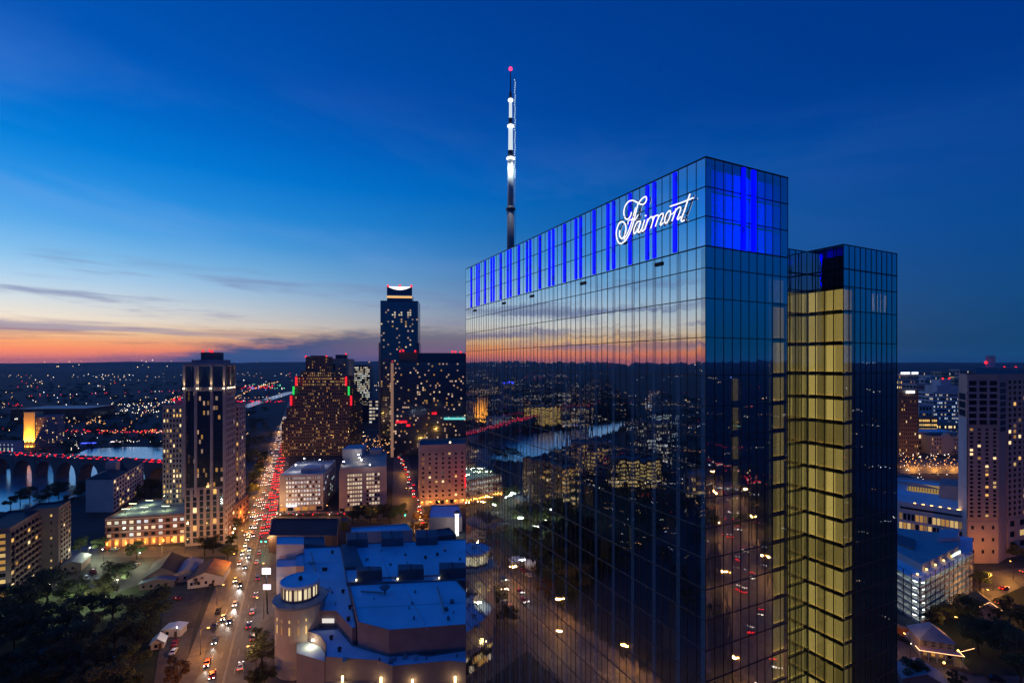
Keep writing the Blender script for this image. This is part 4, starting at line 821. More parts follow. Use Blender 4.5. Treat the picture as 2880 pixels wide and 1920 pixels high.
# ---------------------------------------------------------------- right hand side: hotel, podium, garage
P = [Dp(2696, 276), Dp(2720, 262), Dp(2807, 262), Dp(2832, 269), Dp(3040, 292), Dp(3020, 330), Dp(2760, 330)]
hz = zat(1057, 262)
b = building('tower_hotel', 'tall pinkish hotel tower with square window grid at the right edge', 'tower', P, hz, pink_m,
  {0: [dict(cols=1, rows=3, z0=hz-22, z1=hz-9, fw=.8, fh=.8, lit=0)], 1: [dict(cols=4, rows=22, z0=24, z1=hz-27, fw=.46, fh=.58, lit=.16, proud=.45), dict(cols=3, rows=7, z0=hz-26, z1=hz-2, fw=.78, fh=.7, lit=0, proud=.5, frame=stone_m), dict(cols=3, rows=3, z0=3, z1=22, fw=.25, fh=.3, proud=.2, lit=0)],
   2: dict(cols=1, rows=8, z0=hz-30, z1=hz-3, fw=.7, fh=.75, lit=0, dm=dkglass), 3: [dict(cols=16, rows=25, z0=22, z1=hz-2, fw=.56, fh=.6, lit=.13), dict(cols=8, rows=3, z0=4, z1=21, fw=.5, fh=.55, lit=.2)]}, roof=grey_roof)
part(b, 'blank_wall', white_m, [Dp(2695, 276), Dp(2719, 261.7), Dp(2719.5, 262.4), Dp(2696, 277)], 0, hz-22)
part(b, 'penthouse', stone_m, [Dp(2745, 275), Dp(2960, 290), Dp(2960, 310), Dp(2760, 310)], hz, hz+4.5); part(b, 'penthouse', white_m, [Dp(2772, 285), Dp(2800, 285), Dp(2800, 298), Dp(2774, 298)], hz+4, hz+11)
for x, y in ((2773, 1019), (2825, 1034), (2857, 1034)): beacon(b, x, 284, zat(y, 284), .8)
P = [Dp(2500, 300), Dp(2528, 288), Dp(2722, 268), Dp(2740, 330), Dp(2520, 350)]
b = building('hotel_podium', 'pale podium with gold lit terraces in front of the tower hotel', 'building', P, 24, white_m, {1: [dict(cols=16, rows=3, z0=4, z1=20, fw=.80, fh=.72, proud=.6, lit=.72, lm=[WARM[2], WARM[1], WARM[4]]), dict(cols=1, rows=1, z0=21, z1=23.5, fw=.98, fh=.5, lit=0)]}, roof=membrane, parapet=1.4)
for k in range(7): p = Dp(2568, 287).lerp(Dp(2715, 272), k/6); ubox('parapet_lamp', emis('amber globe', (1, .50, .10), 9), b, rel(b, (p.x, p.y-1.2, 24.6)), (.8, .8, .8)); point(b, rel(b, (p.x, p.y-2.2, 24.4)), (1, .5, .12), 130, .2)
part(b, 'roof_box', stone_m, [Dp(2642, 300), Dp(2714, 292), Dp(2714, 312), Dp(2646, 318)], 24, 32)
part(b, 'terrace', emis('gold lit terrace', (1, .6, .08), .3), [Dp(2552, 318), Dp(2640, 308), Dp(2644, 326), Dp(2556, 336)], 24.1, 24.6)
for k in range(12):
    p = Dp(2554, 318).lerp(Dp(2640, 309), k/11); ubox('pergola_beam', stone_m, b, rel(b, (p.x, p.y+8, 27)), (.35, 17, .4), .1); ubox('pergola_post', stone_m, b, rel(b, (p.x, p.y-.3, 25.6)), (.3, .3, 2.8))
# garage with steel lattice and white lit decks
P = [Dp(2480, 222), Dp(2588, 200), Dp(2737, 230), Dp(2738, 252), Dp(2480, 268)]; GH = 17.0
g0 = sum((Vector(p[:2]) for p in P), Vector((0, 0)))/5
gar = empty('lattice_garage', (g0.x, g0.y, 0), 0, 'parking garage with white lit decks behind a steel lattice at the right', 'building'); gar['_c2'] = (g0.x, g0.y)
gar['_c'] = (g0.x, g0.y)
ins = [g0+(Vector(p[:2])-g0)*.985 for p in P]
part(gar, 'roof', membrane, ins, GH-.4, GH+.1); deck_m = mat('garage concrete', (.42, .43, .42), .8, 0, .15, .3)
for k in range(6): part(gar, 'deck', deck_m, ins, k*2.75-.1, k*2.75+.25); 
part(gar, 'core', deck_m, [g0+(Vector(p[:2])-g0)*.70 for p in P], 0, GH+3.2); part(gar, 'roof_box', white_m, [Dp(2640, 236), Dp(2694, 238), Dp(2698, 250), Dp(2640, 250)], GH, GH+5); part(gar, 'roof_box', dunit, [Dp(2500, 238), Dp(2570, 226), Dp(2574, 238), Dp(2500, 250)], GH, GH+4)
tube_w = emis('deck tube', (.92, 1, .95), 13, True)
for e0, e1, nb in ((P[0], P[1], 5), (P[1], P[2], 12)):
    a, b2 = Vector(e0[:2]), Vector(e1[:2]); d = (b2-a).normalized(); n = Vector((d.y, -d.x)); L_ = (b2-a).length; rz = math.atan2(d.y, d.x)
    for i in range(nb+1):
        p = a+d*(L_*i/nb); ubox('lattice_post', frame_dk, gar, rel(gar, (p.x+n.x*.25, p.y+n.y*.25, (GH+2)/2)), (.22, .22, GH+2), rz)
    for k in range(7): p = (a+b2)/2+n*.3; ubox('lattice_rail', frame_dk, gar, rel(gar, (p.x, p.y, 2.6+k*2.75)), (L_, .1, .12), rz); p = (a+b2)/2; 
    for k in range(6): p = (a+b2)/2-n*.3; ubox('deck_upstand', deck_m, gar, rel(gar, (p.x, p.y, k*2.75+.65)), (L_*.985, .15, .8), rz)
    for i in range(nb):
        for k in range(6):
            p = a+d*(L_*(i+.5)/nb)-n*2.6
            if k < 5 or True: ubox('deck_tube_lamp', tube_w, gar, rel(gar, (p.x, p.y, k*2.75+2.40)), (.18, 1.5, .10), rz)
    for i in range(nb): 
        p = a+d*(L_*(i+.5)/nb)+n*.28; q = rel(gar, (p.x, p.y, GH/2)); 
        for k in range(3): ubox('lattice_brace', frame_dk, gar, (q[0], q[1], 2.8+k*5.6), (.09, .09, math.hypot(L_/nb, 5.5)), rz, 0, math.atan2(L_/nb, 5.5)*(1 if (i+k) % 2 else -1))
sgn = empty('rooftop_sign', Dp(2690, 225, GH+1.5), math.atan2(Vector(P[2]-P[1]).y, Vector(P[2]-P[1]).x), 'thin two line white sign on the lattice garage parapet', 'sign')
m = MB(); rnd2 = random.Random(5); x = -4.5
while x < 4.5:
    w = rnd2.uniform(.18, .34)
    for z in (0, .75):
        if rnd2.random() < .86: m.box(x, x+w, -.05, .05, z, z+.5)
    x += w+.12
m.build('lettering', emis('mint sign light', (.75, 1, .92), 2.6), sgn); ubox('backing', dunit, sgn, (0, .12, .6), (9.4, .1, 1.6)); ubox('post', dunit, sgn, (0, .2, -.9), (.3, .2, 3.0))
for k in range(6): p = Dp(2600, 203).lerp(Dp(2728, 229), k/5.5); ubox('amber_lamp', MATS['amber globe'], gar, rel(gar, (p.x-.8, p.y+2.5, GH+1.2)), (.5, .5, .5))
del gar['_c']
# buildings of the right skyline, far to near
yx = lambda x: 1960+x/2.5565
yy = lambda y: 900+y/2.5565
def far(name, label, x0, x1, yt, Y, wall, cols, rows, lit, lm, cat='building', deg=-4, dep=30, fw=.7, fh=.5, **k):
    return building(name, label, cat, rect(yx(x0), Y, yx(x1), deg, dep=dep), zat(yy(yt), Y), wall, {0: dict(cols=cols, rows=rows, lit=lit, lm=lm, fw=fw, fh=fh, **k), 3: dict(cols=max(2, cols//3), rows=rows, lit=lit*.4, lm=lm, fw=fw, fh=fh)}, roof=grey_roof)
b = far('signed_office', 'broad far office with two white lit roof signs', 1452, 1592, 388, 900, stone_m, 12, 9, .3, WARM, fw=.55)
for x0, x1 in ((1468, 1530), (1546, 1590)): q = rel(b, Dp(yx((x0+x1)/2), 897, zat(yy(380), 897))); ubox('light_sign', emis('white roof sign', (.9, .95, 1), 2.2), b, q, ((x1-x0)/2.5565/FPX*897, 1, 3.2))
b = far('dark_tower', 'dark tower with white glowing sign at its top right of the glass tower', 1452, 1592, 505, 560, dkbrown, 9, 16, .12, WARM, 'tower', fw=.4)
q = rel(b, Dp(yx(1535), 557, zat(yy(516), 557))); ubox('light_sign', MATS['white roof sign'], b, q, (60/2.5565/FPX*557, .8, 2.6))
b = far('stepped_white_tower', 'stepped white office tower with dim blue floors', 1700, 1885, 520, 720, white_m, 14, 11, .42, [PALE[1], COOL[0], COOL[1]], 'tower', fh=.45, fw=.85)
part(b, 'upper_tier', white_m, rect(yx(1728), 725, yx(1885), -4, dep=24), zat(yy(521), 720), zat(yy(470), 725)); part(b, 'upper_tier', white_m, rect(yx(1752), 730, yx(1830), -4, dep=18), zat(yy(470), 725), zat(yy(430), 730)); beacon(b, yx(1768), 730, zat(yy(420), 730), 1.3); beacon(b, yx(1815), 730, zat(yy(418), 730), 1.3)
far('grey_office', 'grey ribbed office behind the stepped white tower', 1580, 1690, 460, 760, stone_m, 12, 10, .12, PALE)
far('yellow_offices', 'office block with all its floors lit yellow', 1597, 1726, 700, 640, dkbrown, 10, 6, .95, [WARM[0], WARM[1]], fh=.5, fw=.85)
far('plain_block', 'plain blue grey block left of the stepped white tower', 1598, 1690, 606, 690, white_m, 4, 5, .05, WARM)
far('low_hotel', 'low beige hotel with a few lit rooms right of the yellow offices', 1740, 1900, 745, 650, tan_m, 12, 4, .3, WARM)
b = building('gabled_hall', 'old gabled hall with arched entrance lit orange at street level', 'building', rect(yx(1685), 575, yx(1885), -3, dep=26), 21, mat('cream brick', (.50, .40, .33), .85), {0: dict(cols=11, rows=4, fw=.4, fh=.55, lit=.25)}, roof=dk_roof, parapet=.5)
Pg = rect(yx(1760), 573, yx(1850), -3, dep=6); cb = Vector(b['_c2']); m = MB(); A, B_, C_, D_ = [p-cb for p in Pg]; m.v = [(A.x, A.y, 0), (B_.x, B_.y, 0), (B_.x, B_.y, 18), ((A.x+B_.x)/2, (A.y+B_.y)/2, 25), (A.x, A.y, 18), (D_.x, D_.y, 0), (C_.x, C_.y, 0), (C_.x, C_.y, 18), ((D_.x+C_.x)/2, (D_.y+C_.y)/2, 25), (D_.x, D_.y, 18)]
m.f = [(0, 1, 2, 3, 4), (1, 6, 7, 2), (2, 7, 8, 3), (3, 8, 9, 4), (4, 9, 5, 0), (9, 8, 7, 6, 5)]; m.mi = [0]*6; m.build('gable', MATS['cream brick'], b)
building('long_hall', 'long blue roofed hall left of the gabled hall', 'building', rect(yx(1490), 592, yx(1890), -3, dep=30), 23, MATS['cream brick'], {0: dict(cols=16, rows=3, lit=.2)}, roof=membrane)
for k, (x0, x1, yt, Y) in enumerate(((1590, 1660, 370, 1300), (1680, 1740, 400, 1150), (1760, 1850, 372, 1400), (1890, 1980, 356, 1500), (1640, 1700, 420, 1000), (1850, 1930, 420, 1050))):
    far('skyline_block', ['pale far skyline block just right of the two roof signs', 'far block lit greenish behind the grey office', 'wide far block above the stepped white tower', 'far block peeping over the tower hotel roof', 'small far block left of the stepped white tower top', 'far block right of the stepped white tower top'][k], x0, x1, yt, Y, [stone_m, white_m, tan_m][k % 3], 10, 8, .25, WARM+PALE, dep=40)
for k, (x0, x1, y, Y, h, lab) in enumerate(((1450, 1700, 1010, 400, 9, 'flat roofed block below the orange lit station street'), (1500, 1890, 1075, 360, 14, 'wide dark flat roofed block behind the hotel podium'), (1460, 1560, 1110, 335, 17, 'narrow block with a blue lamp beside the glass tower'))):
    b = building('flat_block', lab, 'building', rect(yx(x0), Y, yx(x1), -4, dep=28), h, stone_m, {0: dict(cols=12, rows=3, lit=.15)}, roof=[grey_roof, dk_roof, membrane][k])
    if k == 2: ubox('blue_lamp', blue_e, b, rel(b, Dp(yx(1485), Y-1, h-2)), (3.4, .6, 1.2))
# ---------------------------------------------------------------- bridge over the river
br = empty('arch_bridge', Dp(200, 452), 0, 'long concrete arch bridge with a line of red tail lights crossing the river', 'bridge')
B0, B1 = Vector(Dp(-420, 520)[:2]), Vector(Dp(500, 428)[:2]); bd = (B1-B0).normalized(); bn = Vector((bd.y, -bd.x)); BL = (B1-B0).length; bo = Vector(br.location[:2])
conc = mat('bridge concrete', (.20, .17, .16), .85, 0, .2, .15); DK = 19.5
def bp(s, o, z): p = B0+bd*s+bn*o-bo; return (p.x, p.y, z)
def bprism(name, s0, s1, o0, o1, z0, z1, mt=conc, parent=br): m = MB(); m.prism([bp(s0, o0, 0), bp(s1, o0, 0), bp(s1, o1, 0), bp(s0, o1, 0)], z0, z1); return m.build(name, mt, parent)
bprism('deck', 0, BL, -6, 6, DK-1.0, DK-.2); bprism('parapet', 0, BL, 5.7, 6.2, DK-.6, DK+.9); bprism('parapet', 0, BL, -6.2, -5.7, DK-.6, DK+.9)
ns = round(BL/26)
for k in range(ns+1): bprism('pier', k*BL/ns-1.5, k*BL/ns+1.5, -5.6, 5.6, -.5, DK-1.0)
for k in range(ns):
    s0, s1 = k*BL/ns+1.5, (k+1)*BL/ns-1.5; m = MB(); n = 12
    for side in (-5.4, 5.4):
        for j in range(n):
            f0, f1 = j/n, (j+1)/n; az_ = lambda f: 3+13*math.sqrt(max(0, 1-(2*f-1)**2)); a, b_ = s0+(s1-s0)*f0, s0+(s1-s0)*f1
            m.quad(bp(a, side, az_(f0)), bp(b_, side, az_(f1)), bp(b_, side, DK-1), bp(a, side, DK-1))
            if side < 0: m.quad(bp(a, -5.4, az_(f0)), bp(b_, -5.4, az_(f1)), bp(b_, 5.4, az_(f1)), bp(a, 5.4, az_(f0)))
    m.build('arch', conc, br)
# ---------------------------------------------------------------- cars
tyre = mat('tyre', (.02, .02, .02), .9); car_glass = mat('car glass', (.01, .012, .015), .08, 0, 0, 1, .8)
head_e = emis('headlight', (1, .93, .82), 9); tail_e = emis('tail light', (1, .012, .012), 3.0)
PAINT = [mat('car paint %s' % n, c, .3, .3, 0, 1, .6) for n, c in (('white', (.55, .55, .55)), ('black', (.015, .015, .018)), ('silver', (.3, .31, .33)), ('red', (.32, .02, .02)), ('blue', (.03, .07, .18)), ('grey', (.09, .09, .1)))]
def car_mesh(suv=0):
    m = MB(); prof = [(-2.25, .45), (-2.3, .8), (-1.9, .98+suv*.1), (-1.35, 1.02+suv*.1), (-.75, 1.42+suv*.25), (.95+suv*.5, 1.46+suv*.25), (1.55+suv*.4, 1.06+suv*.1), (2.2, .98), (2.3, .7), (2.25, .4)]
    n = len(prof)
    for s, hw in ((-1, .92), (1, .92)):
        for (y, z) in prof: m.v.append((s*(hw if z < 1.1 else .72), y, z))
    m.f = [tuple(range(n-1, -1, -1)), tuple(range(n, 2*n))]+[(i, (i+1) % n, n+(i+1) % n, n+i) for i in range(n)]; m.mi = [0]*len(m.f); return m
def make_car(paint, suv, label, loc, rz, cat='car', group='cars driving on the avenue', head=True, tail=True):
    c = empty('car', loc, rz, label, cat, group); car_mesh(suv).build('body', paint, c)
    g = MB(); zz = suv*.2
    g.quad((-.66, -1.30, 1.07+zz*.5), (.66, -1.30, 1.07+zz*.5), (.62, -.80, 1.40+zz), (-.62, -.80, 1.40+zz)); g.quad((.66, 1.52+suv*.4, 1.10+zz*.5), (-.66, 1.52+suv*.4, 1.10+zz*.5), (-.62, 1.02+suv*.5, 1.42+zz), (.62, 1.02+suv*.5, 1.42+zz))
    g.v = [(x, y-(.02 if y < 0 else -.02), z+.03) for x, y, z in g.v]
    for s in (-1, 1): g.box(s*.83-.06, s*.83+.06, -.85, 1.0, 1.08+zz*.5, 1.36+zz)
    g.build('windows', car_glass, c)
    for sx_ in (-.82, .82):
        for y in (-1.4, 1.4):
            w = MB(); w.tube([(sx_-.1, y, .34), (sx_+.1, y, .34)], .34, 10); w.build('wheel', tyre, c)
    for s in (-.62, .62):
        ubox('headlight', head_e if head else car_glass, c, (s, -2.28, .72), (.38, .12, .26)); ubox('taillight', tail_e if tail else MATS['car paint red'], c, (s, 2.28, .82), (.42, .12, .24))
    return c
# cars face local -y
FWD_IN = ang            # coming towards the camera down the avenue
FWD_OUT = ang+math.pi
cnt_i = cnt_o = 0
INC = [(345, 160), (372, 182), (364, 216), (320, 252), (355, 252), (308, 296), (338, 322), (290, 352), (272, 406), (306, 442), (248, 476), (294, 502), (222, 556), (266, 592), (188, 702), (226, 742), (183, 905), (85, 1022), (134, 1052), (12, 1222), (-52, 1408), (-8, 1512)]
OUT = [(368, 548), (378, 684), (357, 832), (330, 972), (301, 1088), (336, 1192), (230, 1438), (402, 330), (392, 470)]
rc = random.Random(11)
for k, (x, y) in enumerate(sorted(INC, key=lambda p: -p[1])):
    p = c4(x, y, .1); q, pp = PQ(p); q = min(-24.6, max(-31, q)); p = S(q, pp, .12)
    c = make_car(rc.choice(PAINT), rc.random() < .4, 'car with headlights on driving towards the viewer, %s from the bottom edge' % ORD[k], p, FWD_IN)
    if k < 14: spot(c, (0, -2.4, .8), (0, -1, -.035), (1, .94, .84), (3200 if (x, y) in ((183, 905), (226, 742)) else 800), .9, .8, .1, 'headlight_beam')
for k, (x, y) in enumerate(sorted(OUT, key=lambda p: -p[1])):
    p = c4(x, y, .1); q, pp = PQ(p); q = min(-16.5, max(-22.6, q)); p = S(q, pp, .12)
    make_car(PAINT[(k*2) % 6], k % 2, 'car with red tail lights driving away, %s from the bottom edge' % ORD[k], p, FWD_OUT)
PARK = [(595, 1644, FWD_IN, 1, 1, 'parked dark sports utility car at the left kerb beside the white gabled house'), (614, 1720, FWD_IN, 1, 0, 'parked black car at the left kerb by the empty yard'), (603, 1762, FWD_IN, 5, 0, 'parked grey car at the left kerb below the black one'),
        (497, 1685, 1.2, 3, 0, 'dark red car standing alone in the yard'), (262, 1608, 1.0, 3, 0, 'red car in the lamp lit parking lot'), (243, 1628, 1.0, 0, 1, 'white van like car next to the red car in the parking lot'), (272, 1634, 1.0, 5, 0, 'grey car at the front of the parking lot under the tree'), (383, 1592, .2, 0, 0, 'white car below the lamp at the right of the parking lot'), (294, 1546, 1.7, 3, 0, 'red car on the rear street before the brick podium'), (324, 1546, 1.7, 2, 0, 'silver car behind the red one before the brick podium'),
        (488, 1836, .3, 0, 0, 'white car beside the white shed at the bottom left'), (492, 1812, .4, 3, 0, 'red car with a lit lamp beside the white shed')]
for x, y, rz, pi, suv, lab in PARK: make_car(PAINT[pi], suv, lab, G(x, y, .2), rz, 'car', None, False, False)
RIGHT = [(2824, 1656, 1.9, 3, 1, 1, 'red car with tail lights on crossing the orange street'), (2812, 1696, 1.9, 2, 1, 1, 'silver car waiting at the right street corner'), (2862, 1708, 1.8, 4, 0, 0, 'blue car in the bay at the right edge'), (2570, 1792, .3, 1, 1, 1, 'dark car with lit headlights beside the orange truck'), (2592, 1792, 3.4, 3, 1, 1, 'red car next to the dark car near the porch house'), (2548, 1804, .3, 1, 1, 0, 'dark car at the foot of the glass tower behind the orange truck'), (2880, 1608, 1.9, 2, 1, 1, 'car with white headlights on the far right street'), (2800, 1912, 1.3, 1, 0, 0, 'dark car parked at the bottom right among the trees')]
for x, y, rz, pi, hl, tl, lab in RIGHT: make_car(PAINT[pi], 0, lab, G(x, y, .2), rz, 'car', None, hl, tl)
tr = empty('box_truck', G(2540, 1790, .15), .35, 'orange and white box truck at the foot of the glass tower', 'truck')
m = MB(); m.box(-1.2, 1.2, -1.2, 4.5, 1.0, 3.6); m.build('box', mat('orange paint', (.6, .16, .03), .5), tr); m = MB(); m.prism([(-1.1, -3.2), (1.1, -3.2), (1.15, -1.3), (-1.15, -1.3)], .6, 2.6); m.build('cab', PAINT[0], tr); ubox('windshield', car_glass, tr, (0, -3.22, 2.0), (1.9, .08, .8))
for s in (-1, 1):
    for y in (-2.2, 3.0): w = MB(); w.tube([(s-.15, y, .5), (s+.15, y, .5)], .5, 10); w.build('wheel', tyre, tr)
    ubox('headlight', head_e, tr, (s*.8, -3.24, 1.0), (.35, .1, .25))
# dense evening traffic farther up the avenue: small cars, nothing tells them apart
def jam_proto(front):
    m = car_mesh(0); m.mi = [0]*len(m.f); n = len(m.f)
    for s in (-.6, .6):
        m.box(s-.24, s+.24, -2.5, -2.25, .6, 1.0, 1); m.box(s-.34, s+.34, 2.25, 2.5, .6, 1.1, 2)
    return m.data('car', [PAINT[5], emis('far headlight', (1, .78, .62), 3.4 if front else 1.2), emis('far tail light', (1, .010, .014), 3.2)])
JAM = [jam_proto(True), jam_proto(False)]
m = car_mesh(0); m.mi = [0]*len(m.f)
for s in (-.6, .6): m.box(s-.3, s+.3, -2.5, -2.2, .6, 1.1, 1); m.box(s-.3, s+.3, 2.2, 2.5, .65, 1.15, 1)
JAM.append(m.data('car', [PAINT[5], MATS['far tail light']]))
from collections import Counter
JC = Counter()
def jam_car(p, rz, kind, label, group, sc=1.0, key=None):
    n_ = JC[label]; JC[label] += 1
    if '%s' in label: label = label % ORD[min(n_, 48)]
    o = bpy.data.objects.new('car', JAM[kind]); C.objects.link(o); o.location = p; o.rotation_euler = (0, 0, rz); o.scale = (sc, sc, sc); tag(o, label, 'car', group)
rj = random.Random(4)
pp = 345
while pp < 1080:
    for q in (-30.6, -27.7, -24.9):
        if rj.random() < (.8 if pp > 500 else .5): jam_car(S(q+rj.uniform(-.3, .3), pp+rj.uniform(-2.5, 2.5), .12), FWD_IN, 0, 'car in the %s headlight lane far up the avenue, %%s from the front' % {-30.6: 'left', -27.7: 'middle', -24.9: 'right'}[q], 'white headlight queue', 1.1)
    if pp < 800:
        for q in (-22.2, -19.4, -16.8):
            if rj.random() < .85: jam_car(S(q+rj.uniform(-.3, .3), pp+rj.uniform(-2.5, 2.5), .12), FWD_OUT, 1, 'car in the %s red tail light lane of the avenue, %%s from the front' % {-22.2: 'left', -19.4: 'middle', -16.8: 'right'}[q], 'red tail light queue', 1.1)
    pp += 9.5 if pp < 560 else 21
for k in range(20):
    p = G(782+k*9.2, 1447+(k*7 % 5)-2, .15); jam_car(p, math.pi/2+.2+(math.pi if k % 3 else 0), 1, 'car queueing on the cross street behind the maroon roof, %s from the left', 'cross street queue', 1.15)
s = 6
while s < BL-4:
    for o_, kk in ((4.5, 1), (-3.5, 1)):
        if rj.random() < .75:
            p = B0+bd*(s+rj.uniform(-2, 2))+bn*o_; jam_car((p.x, p.y, DK-.2), math.atan2(bd.y, bd.x)+math.pi/2*(-1 if rj.random() < .25 else -1)+(math.pi if False else 0)+rj.choice((0, .9)), 2 if rj.random() < .85 else 0, 'tail lit car on the %s side of the arch bridge, %%s from the left' % ('near' if o_ > 0 else 'far'), 'cars on the bridge', 1.25)
    s += 8.5
for k in range(26):
    f = k/25; x = 1120+70*f+rj.uniform(-8, 12)*(.3+f); y = 1285+185*f**1.3; jam_car(G(x, y, .2), .3+(math.pi if k % 2 else 0), k % 2, 'car on the orange side street beside the pink hotel, %s from the far end', 'side street cars', 1.1)
# ---------------------------------------------------------------- street lamps
pole_m = mat('lamp post steel', (.08, .08, .08), .5, .5); sod = emis('sodium lamp', (1, .46, .10), 6); led = emis('cool lamp', (1, .95, .85), 10)
def lamp(loc, rz, label, group, col=(1, .40, .065), power=4200, mt=None, h=9.0, arm=2.2):
    o = empty('street_lamp', loc, rz, label, 'street lamp', group)
    m = MB(); m.tube([(0, 0, 0), (0, 0, h*.6), (0, 0, h)], [.13, .10, .07], 6); m.build('post', pole_m, o)
    m = MB(); m.tube([(0, 0, h-.1), (arm*.5, 0, h+.35), (arm, 0, h+.3)], .05, 5); m.build('arm', pole_m, o); ubox('lamp_head', mt or sod, o, (arm+.2, 0, h+.24), (.75, .34, .16))
    point(o, (arm+.2, 0, h-.1), col, power, .25); return o
k = 0
for p in range(95, 560, 38):
    lamp(S(-33.2, p, .2), ang, 'tall street lamp on the left pavement of the avenue, %s from the bottom' % ORD[k], 'avenue lamps', power=8000)
    lamp(S(-14.0, p+19, .2), ang+math.pi, 'tall street lamp on the right pavement of the avenue, %s from the bottom' % ORD[k], 'avenue lamps', col=(1, .60, .28), power=1900); k += 1
for p in (620, 720, 840): lamp(S(-33.2, p, .2), ang, 'far street lamp on the left pavement of the avenue, %s of the three farthest' % ORD[(620, 720, 840).index(p)], 'avenue lamps', power=9000)
for k, (x, y) in enumerate(((648, 1532), (655, 1520), (660, 1508), (664, 1498), (668, 1488), (671, 1479))):
    o = empty('globe_lamp', G(x, y, .2), 0, 'white globe lamp along the tower podium, %s from the bottom' % ORD[k], 'globe lamp', 'podium globe lamps'); m = MB(); m.tube([(0, 0, 0), (0, 0, 4.4)], .08, 6); m.build('post', pole_m, o); m = MB(); m.lathe([(.1, 4.4), (.45, 4.7), (.45, 5.0), (.1, 5.3)], 8); m.build('globe', emis('globe glow', (1, .72, .42), 9), o); point(o, (.9, -.9, 4.4), (1, .6, .25), 420, .3)
SL = [(1170, 1470, 'orange street lamp at the near end of the side street'), (1150, 1400, 'orange street lamp half way up the side street'), (1130, 1330, 'orange street lamp at the far end of the side street'), (1192, 1490, 'orange street lamp beside the blue shed'), (800, 1452, 'orange street lamp at the foot of the white garage'), (930, 1454, 'orange street lamp between the garage and the square windowed offices'), (1010, 1456, 'orange street lamp in front of the square windowed offices'), (1060, 1462, 'orange street lamp near the yellow kiosk'),
      (2790, 1660, 'orange street lamp left on the right hand street'), (2850, 1630, 'orange street lamp far up the right hand street'), (2765, 1704, 'orange street lamp at the corner of the lattice garage'), (2712, 1800, 'orange street lamp under the trees by the lattice garage'), (2560, 1856, 'orange street lamp left of the porch house'), (2770, 1560, 'orange street lamp at the foot of the tower hotel'), (2560, 1312, 'first orange lamp of the station street'), (2620, 1314, 'second orange lamp of the station street'), (2680, 1314, 'third orange lamp of the station street'), (400, 1560, 'orange street lamp at the brick podium corner'), (520, 1556, 'orange street lamp before the podium entrance'), (455, 1568, 'orange street lamp by the dark roofed house')]
for x, y, lab in SL: lamp(G(x, y, .2), rj.uniform(0, 6), lab, None, power=((2600 if x < 2780 and y < 1600 else 1500 if y > 1790 else 8000) if x > 2500 else 3400) if y > 1500 else (16000 if x > 2500 else (2600 if x < 1090 else 7000)), h=8.0)
PL = [(248, 1574, 'lamp lighting the parking lot pale green'), (292, 1578, 'white lamp at the top of the parking lot'), (391, 1586, 'white lamp at the right corner of the parking lot'), (300, 1716, 'park lamp under the big oak'), (208, 1720, 'park lamp left of the big oak'), (40, 1712, 'park lamp at the left edge among trees'), (150, 1680, 'park lamp behind the front trees'), (497, 1806, 'bright white lamp beside the white shed'), (330, 1665, 'park lamp between the lot and the big oak')]
for x, y, lab in PL: lamp(G(x, y, .2), rj.uniform(0, 6), lab, None, (.92, 1, .62) if y < 1800 else (1, .95, .9), 3600 if y < 1800 else 260, led, 6.0, 1.0)
# traffic signals at the crossing
for k, (x, y, mt, lab) in enumerate(((736, 1548, emis('green signal', (.05, 1, .6), 9), 'green traffic signal over the avenue, left one'), (748, 1548, None, 'green traffic signal over the avenue, right one'), (1140, 1470, None, 'green traffic signal on the orange side street'))):
    o = empty('traffic_signal', G(x, y, .2), 0, lab, 'traffic signal'); m = MB(); m.tube([(0, 0, 0), (0, 0, 6.2)], .1, 6); m.build('post', pole_m, o); ubox('signal_head', frame_dk, o, (0, -.2, 5.6), (.5, .35, 1.3)); ubox('signal_lens', MATS['green signal'], o, (0, -.42, 5.3), (.5, .1, .5)); point(o, (0, -1.2, 5.2), (.05, 1, .65), 350, .2)
# ---------------------------------------------------------------- trees
bark = mat('bark', (.035, .028, .022), .95)
LEAF = [mat('dark leaves', (.050, .072, .032), .85, 0, .6, .5), mat('olive leaves', (.072, .076, .030), .85, 0, .6, .5), mat('autumn leaves', (.10, .05, .015), .85, 0, .5, .5)]
def leaf_cloud(m, c, rx, rz_, n, size, rn):
    for _ in range(n):
        while True:
            p = Vector((rn.uniform(-1, 1), rn.uniform(-1, 1), rn.uniform(-1, 1)))
            if p.length < 1: break
        p = p*(.55+.45*rn.random()) if p.length < .6 else p
        q = Vector((c[0]+p.x*rx, c[1]+p.y*rx, c[2]+p.z*rz_)); a = Vector((rn.gauss(0, 1), rn.gauss(0, 1), rn.gauss(0, 1))).normalized(); b_ = a.orthogonal().normalized()
        s = size*rn.uniform(.6, 1.3); a *= s; b_ *= s*.62; m.quad(q-a*.5, q+b_*.5, q+a*.5, q-b_*.5)
def tree_proto(seed, hgt=11.0, rad=5.0, nleaf=2300, lmi=0):
    rn = random.Random(seed); t = MB(); t.tube([(0, 0, -.2), (.1, .1, hgt*.25), (-.1, .2, hgt*.5), (0, 0, hgt*.75)], [.38, .28, .2, .06], 7); cr = MB(); cl = []
    for k in range(12):
        a = k*2.4+rn.random(); zz = hgt*(.42+.5*rn.random()); r = rad*(.35+.5*rn.random())*(1-.5*max(0, zz/hgt-.7)); e = (math.cos(a)*r, math.sin(a)*r, zz); cl.append(e)
        t.tube([(0, .1, hgt*.3+.02*k), (e[0]*.5, e[1]*.5, (zz+hgt*.4)/2), e], [.15, .09, .03], 5)
    cl.append((0, 0, hgt*.85)); w = [rn.uniform(.6, 1.3) for _ in cl]; W = sum(w)
    for e, wi in zip(cl, w): leaf_cloud(cr, e, rad*.36*wi**.5, rad*.27*wi**.5, int(nleaf*wi/W), .62, rn)
    return t.data('trunk', bark), cr
